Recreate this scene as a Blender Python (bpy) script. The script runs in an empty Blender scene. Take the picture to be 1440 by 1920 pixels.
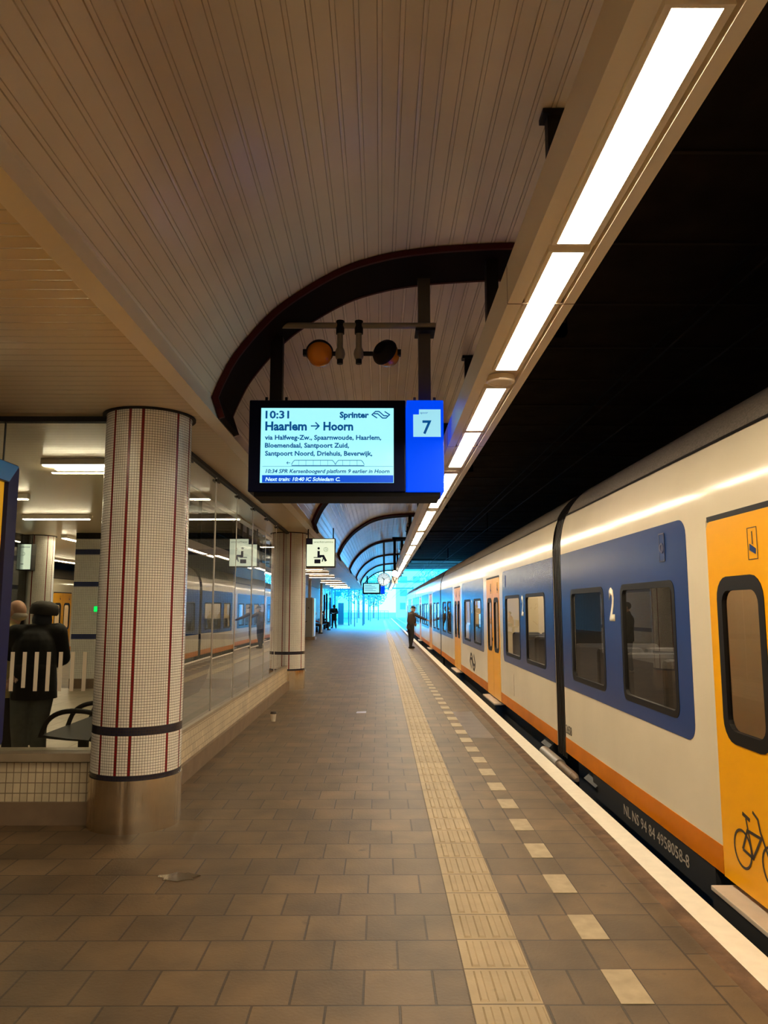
import bpy, bmesh, math, random
from mathutils import Vector, Matrix
from mathutils.geometry import tessellate_polygon

random.seed(7)
S = bpy.context.scene
COL = S.collection
PI = math.pi

# ------------------------------------------------------------------ camera
F_PX = 1405.0
cam = bpy.data.cameras.new('camera')
cam.sensor_fit = 'HORIZONTAL'
cam.sensor_width = 36.0
cam.lens = 36.0 * F_PX / 1440.0
cam.clip_start = 0.05
cam.clip_end = 1500
camo = bpy.data.objects.new('camera', cam)
COL.objects.link(camo)
camo.location = (0, 0, 1.6)
camo.rotation_euler = (math.radians(90 + 7.3006), 0, math.radians(-0.2831))
S.camera = camo

# ------------------------------------------------------------------ world, exposure
W = bpy.data.worlds.new('sky')
S.world = W
W.use_nodes = True
wn = W.node_tree.nodes
bg = wn['Background']
bg.inputs['Color'].default_value = (0.034, 0.27, 0.60, 1)
bg.inputs['Strength'].default_value = 24.0
vs = S.view_settings
vs.view_transform = 'Standard'
vs.look = 'None'
vs.exposure = 0.12
vs.gamma = 1.0
vs.use_curve_mapping = False
LAMP_L = 54.0
LAMP_C = (1.0, 0.82, 0.56)
cy = S.cycles
cy.use_denoising = True
cy.max_bounces = 9
cy.diffuse_bounces = 6
cy.glossy_bounces = 5
cy.transmission_bounces = 6
cy.transparent_max_bounces = 24
cy.caustics_reflective = False
cy.caustics_refractive = False
cy.sample_clamp_indirect = 8.0
cy.blur_glossy = 0.5

# ------------------------------------------------------------------ materials
MATS = {}


def mat(name, col, rough=0.5, metal=0.0, coat=0.0, spec=0.5, emit=None, estr=0.0, noise=0.0, nscale=8.0, bump=0.0, bscale=40.0):
    if name in MATS:
        return MATS[name]
    m = bpy.data.materials.new(name)
    m.use_nodes = True
    nt = m.node_tree
    b = nt.nodes['Principled BSDF']
    b.inputs['Base Color'].default_value = (*col, 1)
    b.inputs['Roughness'].default_value = rough
    b.inputs['Metallic'].default_value = metal
    b.inputs['Coat Weight'].default_value = coat
    b.inputs['Coat Roughness'].default_value = 0.05
    b.inputs['Specular IOR Level'].default_value = spec
    if emit:
        b.inputs['Emission Color'].default_value = (*emit, 1)
        b.inputs['Emission Strength'].default_value = estr
    if noise or bump:
        tc = nt.nodes.new('ShaderNodeTexCoord')
    if noise:
        n = nt.nodes.new('ShaderNodeTexNoise')
        n.inputs['Scale'].default_value = nscale
        n.inputs['Detail'].default_value = 6
        nt.links.new(tc.outputs['Object'], n.inputs['Vector'])
        mx = nt.nodes.new('ShaderNodeMixRGB')
        mx.blend_type = 'MULTIPLY'
        mx.inputs['Fac'].default_value = 1
        mx.inputs['Color1'].default_value = (*col, 1)
        r = nt.nodes.new('ShaderNodeMapRange')
        r.inputs['From Min'].default_value = 0.3
        r.inputs['From Max'].default_value = 0.7
        r.inputs['To Min'].default_value = 1 - noise
        r.inputs['To Max'].default_value = 1 + noise * 0.5
        nt.links.new(n.outputs['Fac'], r.inputs['Value'])
        nt.links.new(r.outputs['Result'], mx.inputs['Color2'])
        nt.links.new(mx.outputs['Color'], b.inputs['Base Color'])
    if bump:
        n2 = nt.nodes.new('ShaderNodeTexNoise')
        n2.inputs['Scale'].default_value = bscale
        n2.inputs['Detail'].default_value = 5
        nt.links.new(tc.outputs['Object'], n2.inputs['Vector'])
        bp = nt.nodes.new('ShaderNodeBump')
        bp.inputs['Strength'].default_value = bump
        bp.inputs['Distance'].default_value = 0.01
        nt.links.new(n2.outputs['Fac'], bp.inputs['Height'])
        nt.links.new(bp.outputs['Normal'], b.inputs['Normal'])
    MATS[name] = m
    return m


def brick(name, c1, c2, mortar, w, h, off, msize, rough=0.7, axes='XY', shift=(0, 0), noise=0.25, bump=0.5, uv=False, spots=0.0, bias=0.0):
    if name in MATS:
        return MATS[name]
    m = bpy.data.materials.new(name)
    m.use_nodes = True
    nt = m.node_tree
    L = nt.links.new
    b = nt.nodes['Principled BSDF']
    b.inputs['Roughness'].default_value = rough
    tc = nt.nodes.new('ShaderNodeTexCoord')
    sp = nt.nodes.new('ShaderNodeSeparateXYZ')
    cb = nt.nodes.new('ShaderNodeCombineXYZ')
    if uv:
        src = tc.outputs['UV']
    else:
        src = tc.outputs['Object']
    L(src, sp.inputs[0])
    for i, a in enumerate(axes):
        ad = nt.nodes.new('ShaderNodeMath')
        ad.operation = 'ADD'
        ad.inputs[1].default_value = shift[i]
        L(sp.outputs['XYZ'.index(a)], ad.inputs[0])
        L(ad.outputs[0], cb.inputs[i])
    t = nt.nodes.new('ShaderNodeTexBrick')
    t.inputs['Color1'].default_value = (*c1, 1)
    t.inputs['Color2'].default_value = (*c2, 1)
    t.inputs['Mortar'].default_value = (*mortar, 1)
    t.inputs['Scale'].default_value = 1
    t.inputs['Brick Width'].default_value = w
    t.inputs['Row Height'].default_value = h
    t.inputs['Mortar Size'].default_value = msize
    t.inputs['Mortar Smooth'].default_value = 0.3
    t.inputs['Bias'].default_value = bias
    t.offset = off
    t.offset_frequency = 2
    L(cb.outputs[0], t.inputs['Vector'])
    n = nt.nodes.new('ShaderNodeTexNoise')
    n.inputs['Scale'].default_value = 3.0
    n.inputs['Detail'].default_value = 8
    L(src, n.inputs['Vector'])
    r = nt.nodes.new('ShaderNodeMapRange')
    r.inputs['From Min'].default_value = 0.3
    r.inputs['From Max'].default_value = 0.7
    r.inputs['To Min'].default_value = 1 - noise
    r.inputs['To Max'].default_value = 1 + noise
    L(n.outputs['Fac'], r.inputs['Value'])
    mx = nt.nodes.new('ShaderNodeMixRGB')
    mx.blend_type = 'MULTIPLY'
    mx.inputs['Fac'].default_value = 1
    L(t.outputs['Color'], mx.inputs['Color1'])
    L(r.outputs['Result'], mx.inputs['Color2'])
    out = mx.outputs['Color']
    if spots:
        n3 = nt.nodes.new('ShaderNodeTexNoise')
        n3.inputs['Scale'].default_value = 6.0
        n3.inputs['Detail'].default_value = 3
        L(src, n3.inputs['Vector'])
        r3 = nt.nodes.new('ShaderNodeMapRange')
        r3.inputs['From Min'].default_value = 0.68
        r3.inputs['From Max'].default_value = 0.75
        L(n3.outputs['Fac'], r3.inputs['Value'])
        m3 = nt.nodes.new('ShaderNodeMixRGB')
        m3.inputs['Color2'].default_value = (c1[0] * .35, c1[1] * .35, c1[2] * .35, 1)
        ml = nt.nodes.new('ShaderNodeMath')
        ml.operation = 'MULTIPLY'
        ml.inputs[1].default_value = spots
        L(r3.outputs['Result'], ml.inputs[0])
        L(ml.outputs[0], m3.inputs['Fac'])
        L(out, m3.inputs['Color1'])
        out = m3.outputs['Color']
    L(out, b.inputs['Base Color'])
    if bump:
        n2 = nt.nodes.new('ShaderNodeTexNoise')
        n2.inputs['Scale'].default_value = 60
        n2.inputs['Detail'].default_value = 4
        L(src, n2.inputs['Vector'])
        sb = nt.nodes.new('ShaderNodeMath')
        sb.operation = 'MULTIPLY_ADD'
        L(t.outputs['Fac'], sb.inputs[0])
        sb.inputs[1].default_value = -1.0
        mm = nt.nodes.new('ShaderNodeMath')
        mm.operation = 'MULTIPLY'
        mm.inputs[1].default_value = 0.5
        L(n2.outputs['Fac'], mm.inputs[0])
        L(mm.outputs[0], sb.inputs[2])
        bp = nt.nodes.new('ShaderNodeBump')
        bp.inputs['Strength'].default_value = bump
        bp.inputs['Distance'].default_value = 0.006
        L(sb.outputs[0], bp.inputs['Height'])
        L(bp.outputs['Normal'], b.inputs['Normal'])
    MATS[name] = m
    return m


def slat(name, col, axis, pitch, rough=0.35, depth=0.004, dark=0.55):
    """painted panels with V grooves running across one object axis"""
    m = bpy.data.materials.new(name)
    m.use_nodes = True
    nt = m.node_tree
    L = nt.links.new
    b = nt.nodes['Principled BSDF']
    b.inputs['Roughness'].default_value = rough
    tc = nt.nodes.new('ShaderNodeTexCoord')
    sp = nt.nodes.new('ShaderNodeSeparateXYZ')
    L(tc.outputs['Object'], sp.inputs[0])
    a = nt.nodes.new('ShaderNodeMath')
    a.operation = 'PINGPONG'
    a.inputs[1].default_value = pitch / 2
    L(sp.outputs[axis], a.inputs[0])
    r = nt.nodes.new('ShaderNodeMapRange')
    r.inputs['From Min'].default_value = 0
    r.inputs['From Max'].default_value = pitch * 0.09
    L(a.outputs[0], r.inputs['Value'])
    mx = nt.nodes.new('ShaderNodeMixRGB')
    mx.inputs['Color1'].default_value = (col[0] * dark, col[1] * dark, col[2] * dark, 1)
    mx.inputs['Color2'].default_value = (*col, 1)
    L(r.outputs['Result'], mx.inputs['Fac'])
    L(mx.outputs['Color'], b.inputs['Base Color'])
    bp = nt.nodes.new('ShaderNodeBump')
    bp.inputs['Strength'].default_value = 0.8
    bp.inputs['Distance'].default_value = depth
    L(r.outputs['Result'], bp.inputs['Height'])
    L(bp.outputs['Normal'], b.inputs['Normal'])
    MATS[name] = m
    return m


def glass(name, tint=(0.9, 0.93, 0.92), ior=1.5, boost=1.0):
    m = bpy.data.materials.new(name)
    m.use_nodes = True
    nt = m.node_tree
    nt.nodes.clear()
    L = nt.links.new
    o = nt.nodes.new('ShaderNodeOutputMaterial')
    tr = nt.nodes.new('ShaderNodeBsdfTransparent')
    tr.inputs[0].default_value = (*tint, 1)
    g = nt.nodes.new('ShaderNodeBsdfGlossy')
    g.inputs['Roughness'].default_value = 0.0
    f = nt.nodes.new('ShaderNodeFresnel')
    f.inputs['IOR'].default_value = ior
    mu = nt.nodes.new('ShaderNodeMath')
    mu.operation = 'MULTIPLY'
    mu.use_clamp = True
    mu.inputs[1].default_value = boost
    L(f.outputs[0], mu.inputs[0])
    mx = nt.nodes.new('ShaderNodeMixShader')
    L(mu.outputs[0], mx.inputs[0])
    L(tr.outputs[0], mx.inputs[1])
    L(g.outputs[0], mx.inputs[2])
    L(mx.outputs[0], o.inputs[0])
    MATS[name] = m
    return m


WHITE = (0.72, 0.68, 0.58)
M_vault = mat('vault_paint', (0.92, 0.81, 0.67), 0.22, noise=0.08, nscale=1.3)
M_trim = mat('trim_paint', (0.90, 0.82, 0.70), 0.3)
M_beam = mat('beam_paint', (0.84, 0.76, 0.62), 0.35)
M_soffit = slat('soffit_panels', (0.82, 0.69, 0.48), 1, 0.105, 0.27, 0.0025, 0.75)
M_lamp = mat('lamp_diffuser', (0.9, 0.9, 0.9), 0.5, emit=LAMP_C, estr=LAMP_L)
M_tube = mat('tube_diffuser', (0.9, 0.9, 0.9), 0.5, emit=(1.0, 0.84, 0.56), estr=50.0)
M_rib = mat('rib_steel', (0.009, 0.004, 0.003), 0.8, spec=0.08)
M_ribred = mat('rib_red_edge', (0.06, 0.006, 0.005), 0.55, spec=0.2)
M_black = mat('black_steel', (0.012, 0.010, 0.009), 0.55, spec=0.2)
M_post = mat('grey_post', (0.10, 0.09, 0.075), 0.45)
M_pipe = mat('grey_pipe', (0.28, 0.25, 0.21), 0.4)
M_dark = mat('dark_concrete', (0.050, 0.040, 0.032), 0.9, spec=0.08, noise=0.3, nscale=2)
M_dark2 = mat('dark_beam', (0.075, 0.06, 0.05), 0.85, spec=0.1)
M_conc = mat('edge_concrete', (0.15, 0.085, 0.045), 0.85, noise=0.5, nscale=7, bump=0.6, bscale=30)
M_white = mat('white_line', (0.86, 0.80, 0.68), 0.6, noise=0.06, nscale=14)
M_steel = mat('brushed_steel', (0.86, 0.75, 0.58), 0.07, metal=1.0)
_b = M_steel.node_tree.nodes['Principled BSDF']
_b.inputs['Anisotropic'].default_value = 0.7
_b.inputs['Roughness'].default_value = 0.15
_tc = M_steel.node_tree.nodes.new('ShaderNodeTexCoord')
_mp = M_steel.node_tree.nodes.new('ShaderNodeMapping')
_mp.inputs['Scale'].default_value = (9, 9, 0.15)
_nz = M_steel.node_tree.nodes.new('ShaderNodeTexNoise')
_nz.inputs['Scale'].default_value = 1.6
_nz.inputs['Detail'].default_value = 5
_bp = M_steel.node_tree.nodes.new('ShaderNodeBump')
_bp.inputs['Strength'].default_value = 1.0
_bp.inputs['Distance'].default_value = 0.022
_ln = M_steel.node_tree.links.new
_ln(_tc.outputs['Object'], _mp.inputs[0])
_ln(_mp.outputs[0], _nz.inputs['Vector'])
_ln(_nz.outputs['Fac'], _bp.inputs['Height'])
_ln(_bp.outputs['Normal'], _b.inputs['Normal'])
_tg = M_steel.node_tree.nodes.new('ShaderNodeTangent')
_tg.direction_type = 'RADIAL'
_tg.axis = 'Z'
M_steel.node_tree.links.new(_tg.outputs[0], _b.inputs['Tangent'])
M_alu = mat('aluminium', (0.75, 0.70, 0.64), 0.35, metal=0.6)
PAVE1, PAVE2, PMORT = (0.128, 0.080, 0.038), (0.086, 0.053, 0.025), (0.036, 0.023, 0.012)
M_pave = brick('paving', PAVE1, PAVE2, PMORT, 0.30, 0.30, 0.5, 0.006, 0.55, shift=(0.07, 0.03), noise=0.30, spots=0.7)
M_pave2 = brick('paving_stack', PAVE1, PAVE2, PMORT, 0.30, 0.30, 0.0, 0.006, 0.55, shift=(-1.12, 0.03), noise=0.30, spots=0.7)
M_pave3 = brick('paving_small', PAVE1, PAVE2, PMORT, 0.15, 0.30, 0.0, 0.006, 0.55, shift=(-1.42, 0.18), noise=0.30, spots=0.7)
M_wet = brick('paving_wet', (0.12, 0.085, 0.055), (0.10, 0.07, 0.048), PMORT, 0.30, 0.30, 0.0, 0.007, 0.30, shift=(-1.12, 0.03), noise=0.35)
M_tact = brick('tactile_tile', (0.33, 0.245, 0.14), (0.29, 0.215, 0.12), (0.10, 0.065, 0.035), 0.30, 0.30, 0.0, 0.005, 0.6, shift=(-0.37, 0.03), noise=0.16, spots=0.4)
M_dash = mat('pale_paver', (0.38, 0.30, 0.19), 0.6, noise=0.2, nscale=12)
M_intfl = brick('waiting_room_floor', (0.52, 0.43, 0.31), (0.48, 0.40, 0.29), (0.2, 0.15, 0.1), 0.45, 0.45, 0.0, 0.006, 0.35, noise=0.1, bump=0.2)
M_dado = brick('dado_tile', (0.62, 0.52, 0.36), (0.54, 0.45, 0.31), (0.22, 0.16, 0.10), 0.055, 0.075, 0.0, 0.004, 0.35, axes='XZ', noise=0.2, bump=0.5)
M_dadoY = brick('dado_tile_side', (0.62, 0.52, 0.36), (0.54, 0.45, 0.31), (0.30, 0.22, 0.14), 0.10, 0.07, 0.5, 0.004, 0.35, axes='YZ', noise=0.2, bump=0.5)
M_plinth = mat('plinth', (0.20, 0.135, 0.085), 0.55, noise=0.2, nscale=5)
M_sill = mat('stone_sill', (0.32, 0.25, 0.17), 0.4, noise=0.15, nscale=6)
TI = dict(msize=0.0014, rough=0.22, noise=0.06, bump=0.4)
MOR = (0.045, 0.032, 0.024)
M_mw = brick('mosaic_white', (0.98, 0.94, 0.86), (0.94, 0.90, 0.82), MOR, 0.02, 0.02, 0.0, uv=True, **TI)
M_mr = brick('mosaic_red', (0.26, 0.012, 0.014), (0.22, 0.012, 0.014), MOR, 0.02, 0.02, 0.0, uv=True, **TI)
M_mb = brick('mosaic_black', (0.018, 0.018, 0.035), (0.024, 0.024, 0.045), MOR, 0.02, 0.02, 0.0, uv=True, **TI)
M_mwX = brick('mosaic_wall', (0.88, 0.86, 0.80), (0.82, 0.80, 0.74), (0.30, 0.28, 0.24), 0.036, 0.036, 0.0, 0.0025, 0.3, axes='XZ', noise=0.05, bump=0.3)
M_mwY = brick('mosaic_wall_side', (0.88, 0.86, 0.80), (0.82, 0.80, 0.74), (0.30, 0.28, 0.24), 0.036, 0.036, 0.0, 0.0025, 0.3, axes='YZ', noise=0.05, bump=0.3)
M_mbl = brick('mosaic_blue', (0.02, 0.035, 0.14), (0.025, 0.04, 0.16), (0.05, 0.05, 0.08), 0.036, 0.036, 0.0, 0.004, 0.3, axes='XZ', noise=0.05, bump=0.3)
M_mblY = brick('mosaic_blue_side', (0.02, 0.035, 0.14), (0.025, 0.04, 0.16), (0.05, 0.05, 0.08), 0.036, 0.036, 0.0, 0.004, 0.3, axes='YZ', noise=0.05, bump=0.3)
M_glass = glass('window_glass', (0.90, 0.92, 0.90), 1.5, 1.0)
M_glassS = glass('side_glass', (0.50, 0.53, 0.52), 2.4, 1.45)
M_tglass = glass('train_glass', (0.85, 0.83, 0.77), 1.42, 1.0)
M_cglass = glass('end_glass', (0.75, 0.93, 0.98), 1.45, 1.0)
M_twhite = mat('train_white', (0.75, 0.67, 0.52), 0.14, coat=0.0, spec=0.2, noise=0.05, nscale=1.5)
M_tblue = mat('train_blue', (0.022, 0.055, 0.20), 0.2, spec=0.16)
M_tyel = mat('train_yellow', (0.92, 0.42, 0.003), 0.3, spec=0.15)
M_tor = mat('train_orange', (0.64, 0.185, 0.001), 0.4, spec=0.06, noise=0.12, nscale=3)
M_troof = mat('train_roof', (0.16, 0.135, 0.11), 0.75, noise=0.45, nscale=70, bump=0.4, bscale=120)
M_under = mat('underframe', (0.012, 0.011, 0.010), 0.7)
M_rubber = mat('rubber', (0.008, 0.007, 0.007), 0.5, spec=0.15)
M_bellow = mat('gangway_rubber', (0.008, 0.005, 0.003), 0.5, spec=0.12)
M_tint = mat('train_interior', (0.55, 0.47, 0.34), 0.5)
M_seat = mat('seat_fabric', (0.025, 0.025, 0.032), 0.85)
M_tlight = mat('train_ceiling_light', (0.9, 0.9, 0.9), 0.5, emit=(1, 0.84, 0.58), estr=24.0)
M_screen_s = mat('train_screen', (0.1, 0.3, 0.6), 0.3, emit=(0.25, 0.6, 1.0), estr=0.9)
M_step = mat('door_step', (0.55, 0.47, 0.38), 0.45, noise=0.1)
M_ink = mat('dark_lettering', (0.03, 0.018, 0.012), 0.5)
M_cream = mat('cream_lettering', (0.80, 0.72, 0.52), 0.4)
M_grey_t = mat('grey_lettering', (0.50, 0.43, 0.33), 0.5)
M_case = mat('display_case', (0.003, 0.005, 0.030), 0.4, spec=0.08)
M_caseb = mat('display_base', (0.005, 0.005, 0.006), 0.6, spec=0.08)
M_lcd = mat('lcd_light', (0.2, 0.4, 0.45), 0.4, emit=(0.36, 0.92, 0.98), estr=0.95)
M_lcdt = mat('lcd_text', (0.0, 0.02, 0.1), 0.4, emit=(0.0, 0.085, 0.30), estr=0.8)
M_lcdb = mat('lcd_blue', (0.0, 0.03, 0.3), 0.4, emit=(0.0, 0.075, 0.60), estr=0.95)
M_lcdw = mat('lcd_white_text', (0.3, 0.5, 0.5), 0.4, emit=(0.62, 0.95, 0.98), estr=1.0)
M_pblue = mat('backlit_blue', (0.0, 0.02, 0.2), 0.45, spec=0.05, emit=(0.0, 0.062, 0.92), estr=0.9)
M_ppale = mat('backlit_pale', (0.2, 0.4, 0.5), 0.35, emit=(0.36, 0.80, 0.94), estr=0.85)
M_signface = mat('sign_face', (0.6, 0.65, 0.5), 0.35, emit=(0.72, 0.80, 0.58), estr=0.95)
M_signtxt = mat('sign_navy', (0.008, 0.014, 0.09), 0.4)
M_signgrey = mat('sign_grey', (0.16, 0.20, 0.16), 0.4)
M_amber = mat('amber_lens', (0.80, 0.27, 0.012), 0.25, coat=0.3)
M_case2 = mat('dark_grey_metal', (0.014, 0.013, 0.013), 0.6)
M_frameb = mat('panel_frame_blue', (0.006, 0.012, 0.10), 0.35, spec=0.2)
M_framelit = mat('panel_top_lit_blue', (0.05, 0.26, 0.75), 0.25)
M_frameb2 = mat('panel_side_blue', (0.006, 0.015, 0.10), 0.35)
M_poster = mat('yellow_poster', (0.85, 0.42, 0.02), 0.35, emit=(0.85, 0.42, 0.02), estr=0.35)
M_stripe = mat('marking_film', (0.80, 0.70, 0.55), 0.6)
M_seatmesh = mat('bench_mesh', (0.012, 0.011, 0.010), 0.5, spec=0.25)
M_wood = slat('wood_slats', (0.33, 0.24, 0.16), 1, 0.12, 0.6, 0.02, 0.3)
M_kiosk = mat('kiosk_grey', (0.20, 0.195, 0.185), 0.5)
M_kioskw = mat('kiosk_front', (0.7, 0.75, 0.78), 0.3)
M_ballast = mat('ballast', (0.10, 0.09, 0.075), 0.95, noise=0.6, nscale=18, bump=1.0, bscale=14)
M_rail = mat('rail_steel', (0.35, 0.32, 0.29), 0.35, metal=0.8)
M_grass = mat('ground', (0.16, 0.2, 0.17), 0.9, noise=0.4, nscale=0.6)
M_leaf = mat('foliage', (0.16, 0.30, 0.24), 0.7)
M_bark = mat('bark', (0.12, 0.10, 0.09), 0.9)
M_bld = mat('pale_facade', (0.62, 0.66, 0.68), 0.7)
M_bldw = mat('facade_window', (0.12, 0.2, 0.28), 0.15)
M_clock = mat('clock_face', (0.8, 0.85, 0.85), 0.3, emit=(0.60, 0.85, 0.95), estr=0.75)
M_sigw = mat('signal_white', (1, 1, 1), 0.3, emit=(1.0, 0.9, 0.75), estr=14)
M_vplate = mat('v_plate', (0.75, 0.62, 0.56), 0.4)
M_green = mat('green_light', (0, 0.3, 0.05), 0.4, emit=(0.0, 0.9, 0.12), estr=1.1)
M_bluesign = mat('blue_sign', (0.0, 0.16, 0.7), 0.4, emit=(0.0, 0.25, 0.95), estr=0.6)
M_whitepole = mat('white_pole', (0.7, 0.74, 0.76), 0.35)
M_teal = mat('teal_frame', (0.04, 0.16, 0.18), 0.4)
M_red = mat('red_plastic', (0.35, 0.015, 0.015), 0.4)
M_cup = mat('paper_cup', (0.78, 0.68, 0.54), 0.6)
M_lid = mat('cup_lid', (0.03, 0.02, 0.016), 0.4)
M_paper = mat('paper_scrap', (0.42, 0.42, 0.55), 0.5)
# people
M_puddle = mat('wet_film', (0.075, 0.05, 0.028), 0.12)
M_skin = mat('skin', (0.50, 0.27, 0.17), 0.5)
M_jbrown = mat('brown_jacket', (0.045, 0.027, 0.020), 0.7, bump=0.3, bscale=25)
M_jblack = mat('black_jacket', (0.009, 0.007, 0.005), 0.7, spec=0.25, bump=0.5, bscale=18)
M_tblack = mat('black_trousers', (0.012, 0.011, 0.012), 0.8)
M_jeans = mat('grey_jeans', (0.10, 0.105, 0.098), 0.85, noise=0.25, nscale=12)
M_shoe = mat('black_shoe', (0.010, 0.009, 0.009), 0.5)
M_wshoe = mat('white_shoe', (0.7, 0.65, 0.58), 0.5)
M_hat = mat('dark_cap', (0.012, 0.011, 0.016), 0.7)
M_beanie = mat('brown_beanie', (0.03, 0.022, 0.016), 0.8, bump=0.4, bscale=40)
M_ghair = mat('grey_hair', (0.45, 0.38, 0.30), 0.8)
M_redj = mat('red_jacket', (0.22, 0.02, 0.025), 0.7)
M_ecru = mat('cream_shirt', (0.55, 0.42, 0.18), 0.8)
M_eye = mat('eye', (0.02, 0.015, 0.012), 0.2)


# ------------------------------------------------------------------ helpers
def wl(o):
    v = Vector((0, 0, 0))
    while o:
        v += o.location
        o = o.parent
    return v


def tag(o, label=None, cat=None, group=None, kind=None):
    if label:
        o['label'] = label
    if cat:
        o['category'] = cat
    if group:
        o['group'] = group
    if kind:
        o['kind'] = kind
    return o


def thing(name, loc, label, cat, group=None):
    o = bpy.data.objects.new(name, None)
    o.empty_display_size = 0.1
    COL.objects.link(o)
    o.location = loc
    return tag(o, label, cat, group)


def link(name, me, mats, parent=None, smooth=False):
    o = bpy.data.objects.new(name, me)
    if not isinstance(mats, (list, tuple)):
        mats = [mats]
    for m in mats:
        me.materials.append(m)
    COL.objects.link(o)
    if parent:
        off = wl(parent)
        me.transform(Matrix.Translation(-off))
        o.parent = parent
    if smooth:
        for p in me.polygons:
            p.use_smooth = True
        if smooth != 2:
            try:
                me.set_sharp_from_angle(angle=math.radians(38))
            except Exception:
                pass
    return o


class MB:
    def __init__(s):
        s.v = []
        s.f = []
        s.m = []

    def add(s, vs, fs, mi=0):
        o = len(s.v)
        s.v += [tuple(p) for p in vs]
        for f in fs:
            s.f.append(tuple(i + o for i in f))
            s.m.append(mi)
        return s

    def box(s, x0, x1, y0, y1, z0, z1, mi=0):
        vs = [(x0, y0, z0), (x1, y0, z0), (x1, y1, z0), (x0, y1, z0), (x0, y0, z1), (x1, y0, z1), (x1, y1, z1), (x0, y1, z1)]
        return s.add(vs, [(0, 3, 2, 1), (4, 5, 6, 7), (0, 1, 5, 4), (1, 2, 6, 5), (2, 3, 7, 6), (3, 0, 4, 7)], mi)

    def bbox(s, x0, x1, y0, y1, z0, z1, r=0.01, mi=0):
        """box with bevelled edges"""
        bm = bmesh.new()
        bmesh.ops.create_cube(bm, size=1)
        for v in bm.verts:
            v.co = Vector(((x0 + x1) / 2 + v.co.x * (x1 - x0), (y0 + y1) / 2 + v.co.y * (y1 - y0), (z0 + z1) / 2 + v.co.z * (z1 - z0)))
        bmesh.ops.bevel(bm, geom=bm.edges[:], offset=r, segments=2, affect='EDGES', profile=0.5)
        bm.verts.index_update()
        s.add([v.co[:] for v in bm.verts], [[v.index for v in f.verts] for f in bm.faces], mi)
        bm.free()
        return s

    def tube(s, p0, p1, r0, r1=None, n=12, mi=0, caps=True):
        r1 = r0 if r1 is None else r1
        p0, p1 = Vector(p0), Vector(p1)
        d = (p1 - p0).normalized()
        a = d.orthogonal().normalized()
        b = d.cross(a)
        vs = []
        for p, r in ((p0, r0), (p1, r1)):
            for i in range(n):
                t = 2 * PI * i / n
                vs.append(p + (a * math.cos(t) + b * math.sin(t)) * r)
        fs = [(i, (i + 1) % n, n + (i + 1) % n, n + i) for i in range(n)]
        if caps:
            fs += [tuple(range(n))[::-1], tuple(range(n, 2 * n))]
        return s.add(vs, fs, mi)

    def path(s, pts, r, n=8, mi=0):
        for a, b in zip(pts, pts[1:]):
            s.tube(a, b, r, r, n, mi)
        for p in pts[1:-1]:
            s.ball(p, (r, r, r), 8, 6, mi)
        return s

    def ball(s, c, rad, nu=20, nv=12, mi=0, rot=None):
        vs = []
        c = Vector(c)
        for j in range(nv + 1):
            ph = PI * j / nv
            for i in range(nu):
                th = 2 * PI * i / nu
                q = Vector((rad[0] * math.sin(ph) * math.cos(th), rad[1] * math.sin(ph) * math.sin(th), rad[2] * math.cos(ph)))
                if rot:
                    q = rot @ q
                vs.append(c + q)
        fs = []
        for j in range(nv):
            for i in range(nu):
                a, b = j * nu + i, j * nu + (i + 1) % nu
                fs.append((a, a + nu, b + nu, b))
        return s.add(vs, fs, mi)

    def lathe(s, c, axis, prof, n=24, mi=0):
        """prof: (distance along axis, radius)"""
        c, d = Vector(c), Vector(axis).normalized()
        a = d.orthogonal().normalized()
        b = d.cross(a)
        vs = []
        for (h, r) in prof:
            for i in range(n):
                t = 2 * PI * i / n
                vs.append(c + d * h + (a * math.cos(t) + b * math.sin(t)) * max(r, 1e-4))
        fs = []
        for j in range(len(prof) - 1):
            for i in range(n):
                fs.append((j * n + i, j * n + (i + 1) % n, (j + 1) * n + (i + 1) % n, (j + 1) * n + i))
        return s.add(vs, fs, mi)

    def plate(s, outer, holes, fn, t, mi=0, cap_back=True):
        """flat outline with holes; fn maps (a, b, depth) to a point"""
        loops = [outer] + list(holes)
        tris = tessellate_polygon([[Vector((p[0], p[1], 0)) for p in l] for l in loops])
        flat = [p for l in loops for p in l]
        n = len(flat)
        vs = [fn(p[0], p[1], 0) for p in flat] + [fn(p[0], p[1], t) for p in flat]
        fs = [tuple(q) for q in tris]
        if cap_back:
            fs += [tuple(i + n for i in q[::-1]) for q in tris]
        o = 0
        for l in loops:
            k = len(l)
            for i in range(k):
                fs.append((o + i, o + (i + 1) % k, n + o + (i + 1) % k, n + o + i))
            o += k
        return s.add(vs, fs, mi)

    def extr(s, prof, y0, y1, mi=0, closed=False, swap=False):
        """profile of (x, z) extruded along y"""
        n = len(prof)
        vs = [(x, y0, z) for x, z in prof] + [(x, y1, z) for x, z in prof]
        fs = [(i, (i + 1) % n, n + (i + 1) % n, n + i) for i in range(n if closed else n - 1)]
        if closed:
            fs += [tuple(range(n))[::-1], tuple(range(n, 2 * n))]
        return s.add(vs, fs, mi)

    def build(s, name, mats, parent=None, smooth=False, fix=True):
        me = bpy.data.meshes.new(name)
        me.from_pydata(s.v, [], s.f)
        for p, mi in zip(me.polygons, s.m):
            p.material_index = mi
        if fix:
            bm = bmesh.new()
            bm.from_mesh(me)
            bmesh.ops.recalc_face_normals(bm, faces=bm.faces[:])
            bm.to_mesh(me)
            bm.free()
        return link(name, me, mats, parent, smooth)


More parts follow.
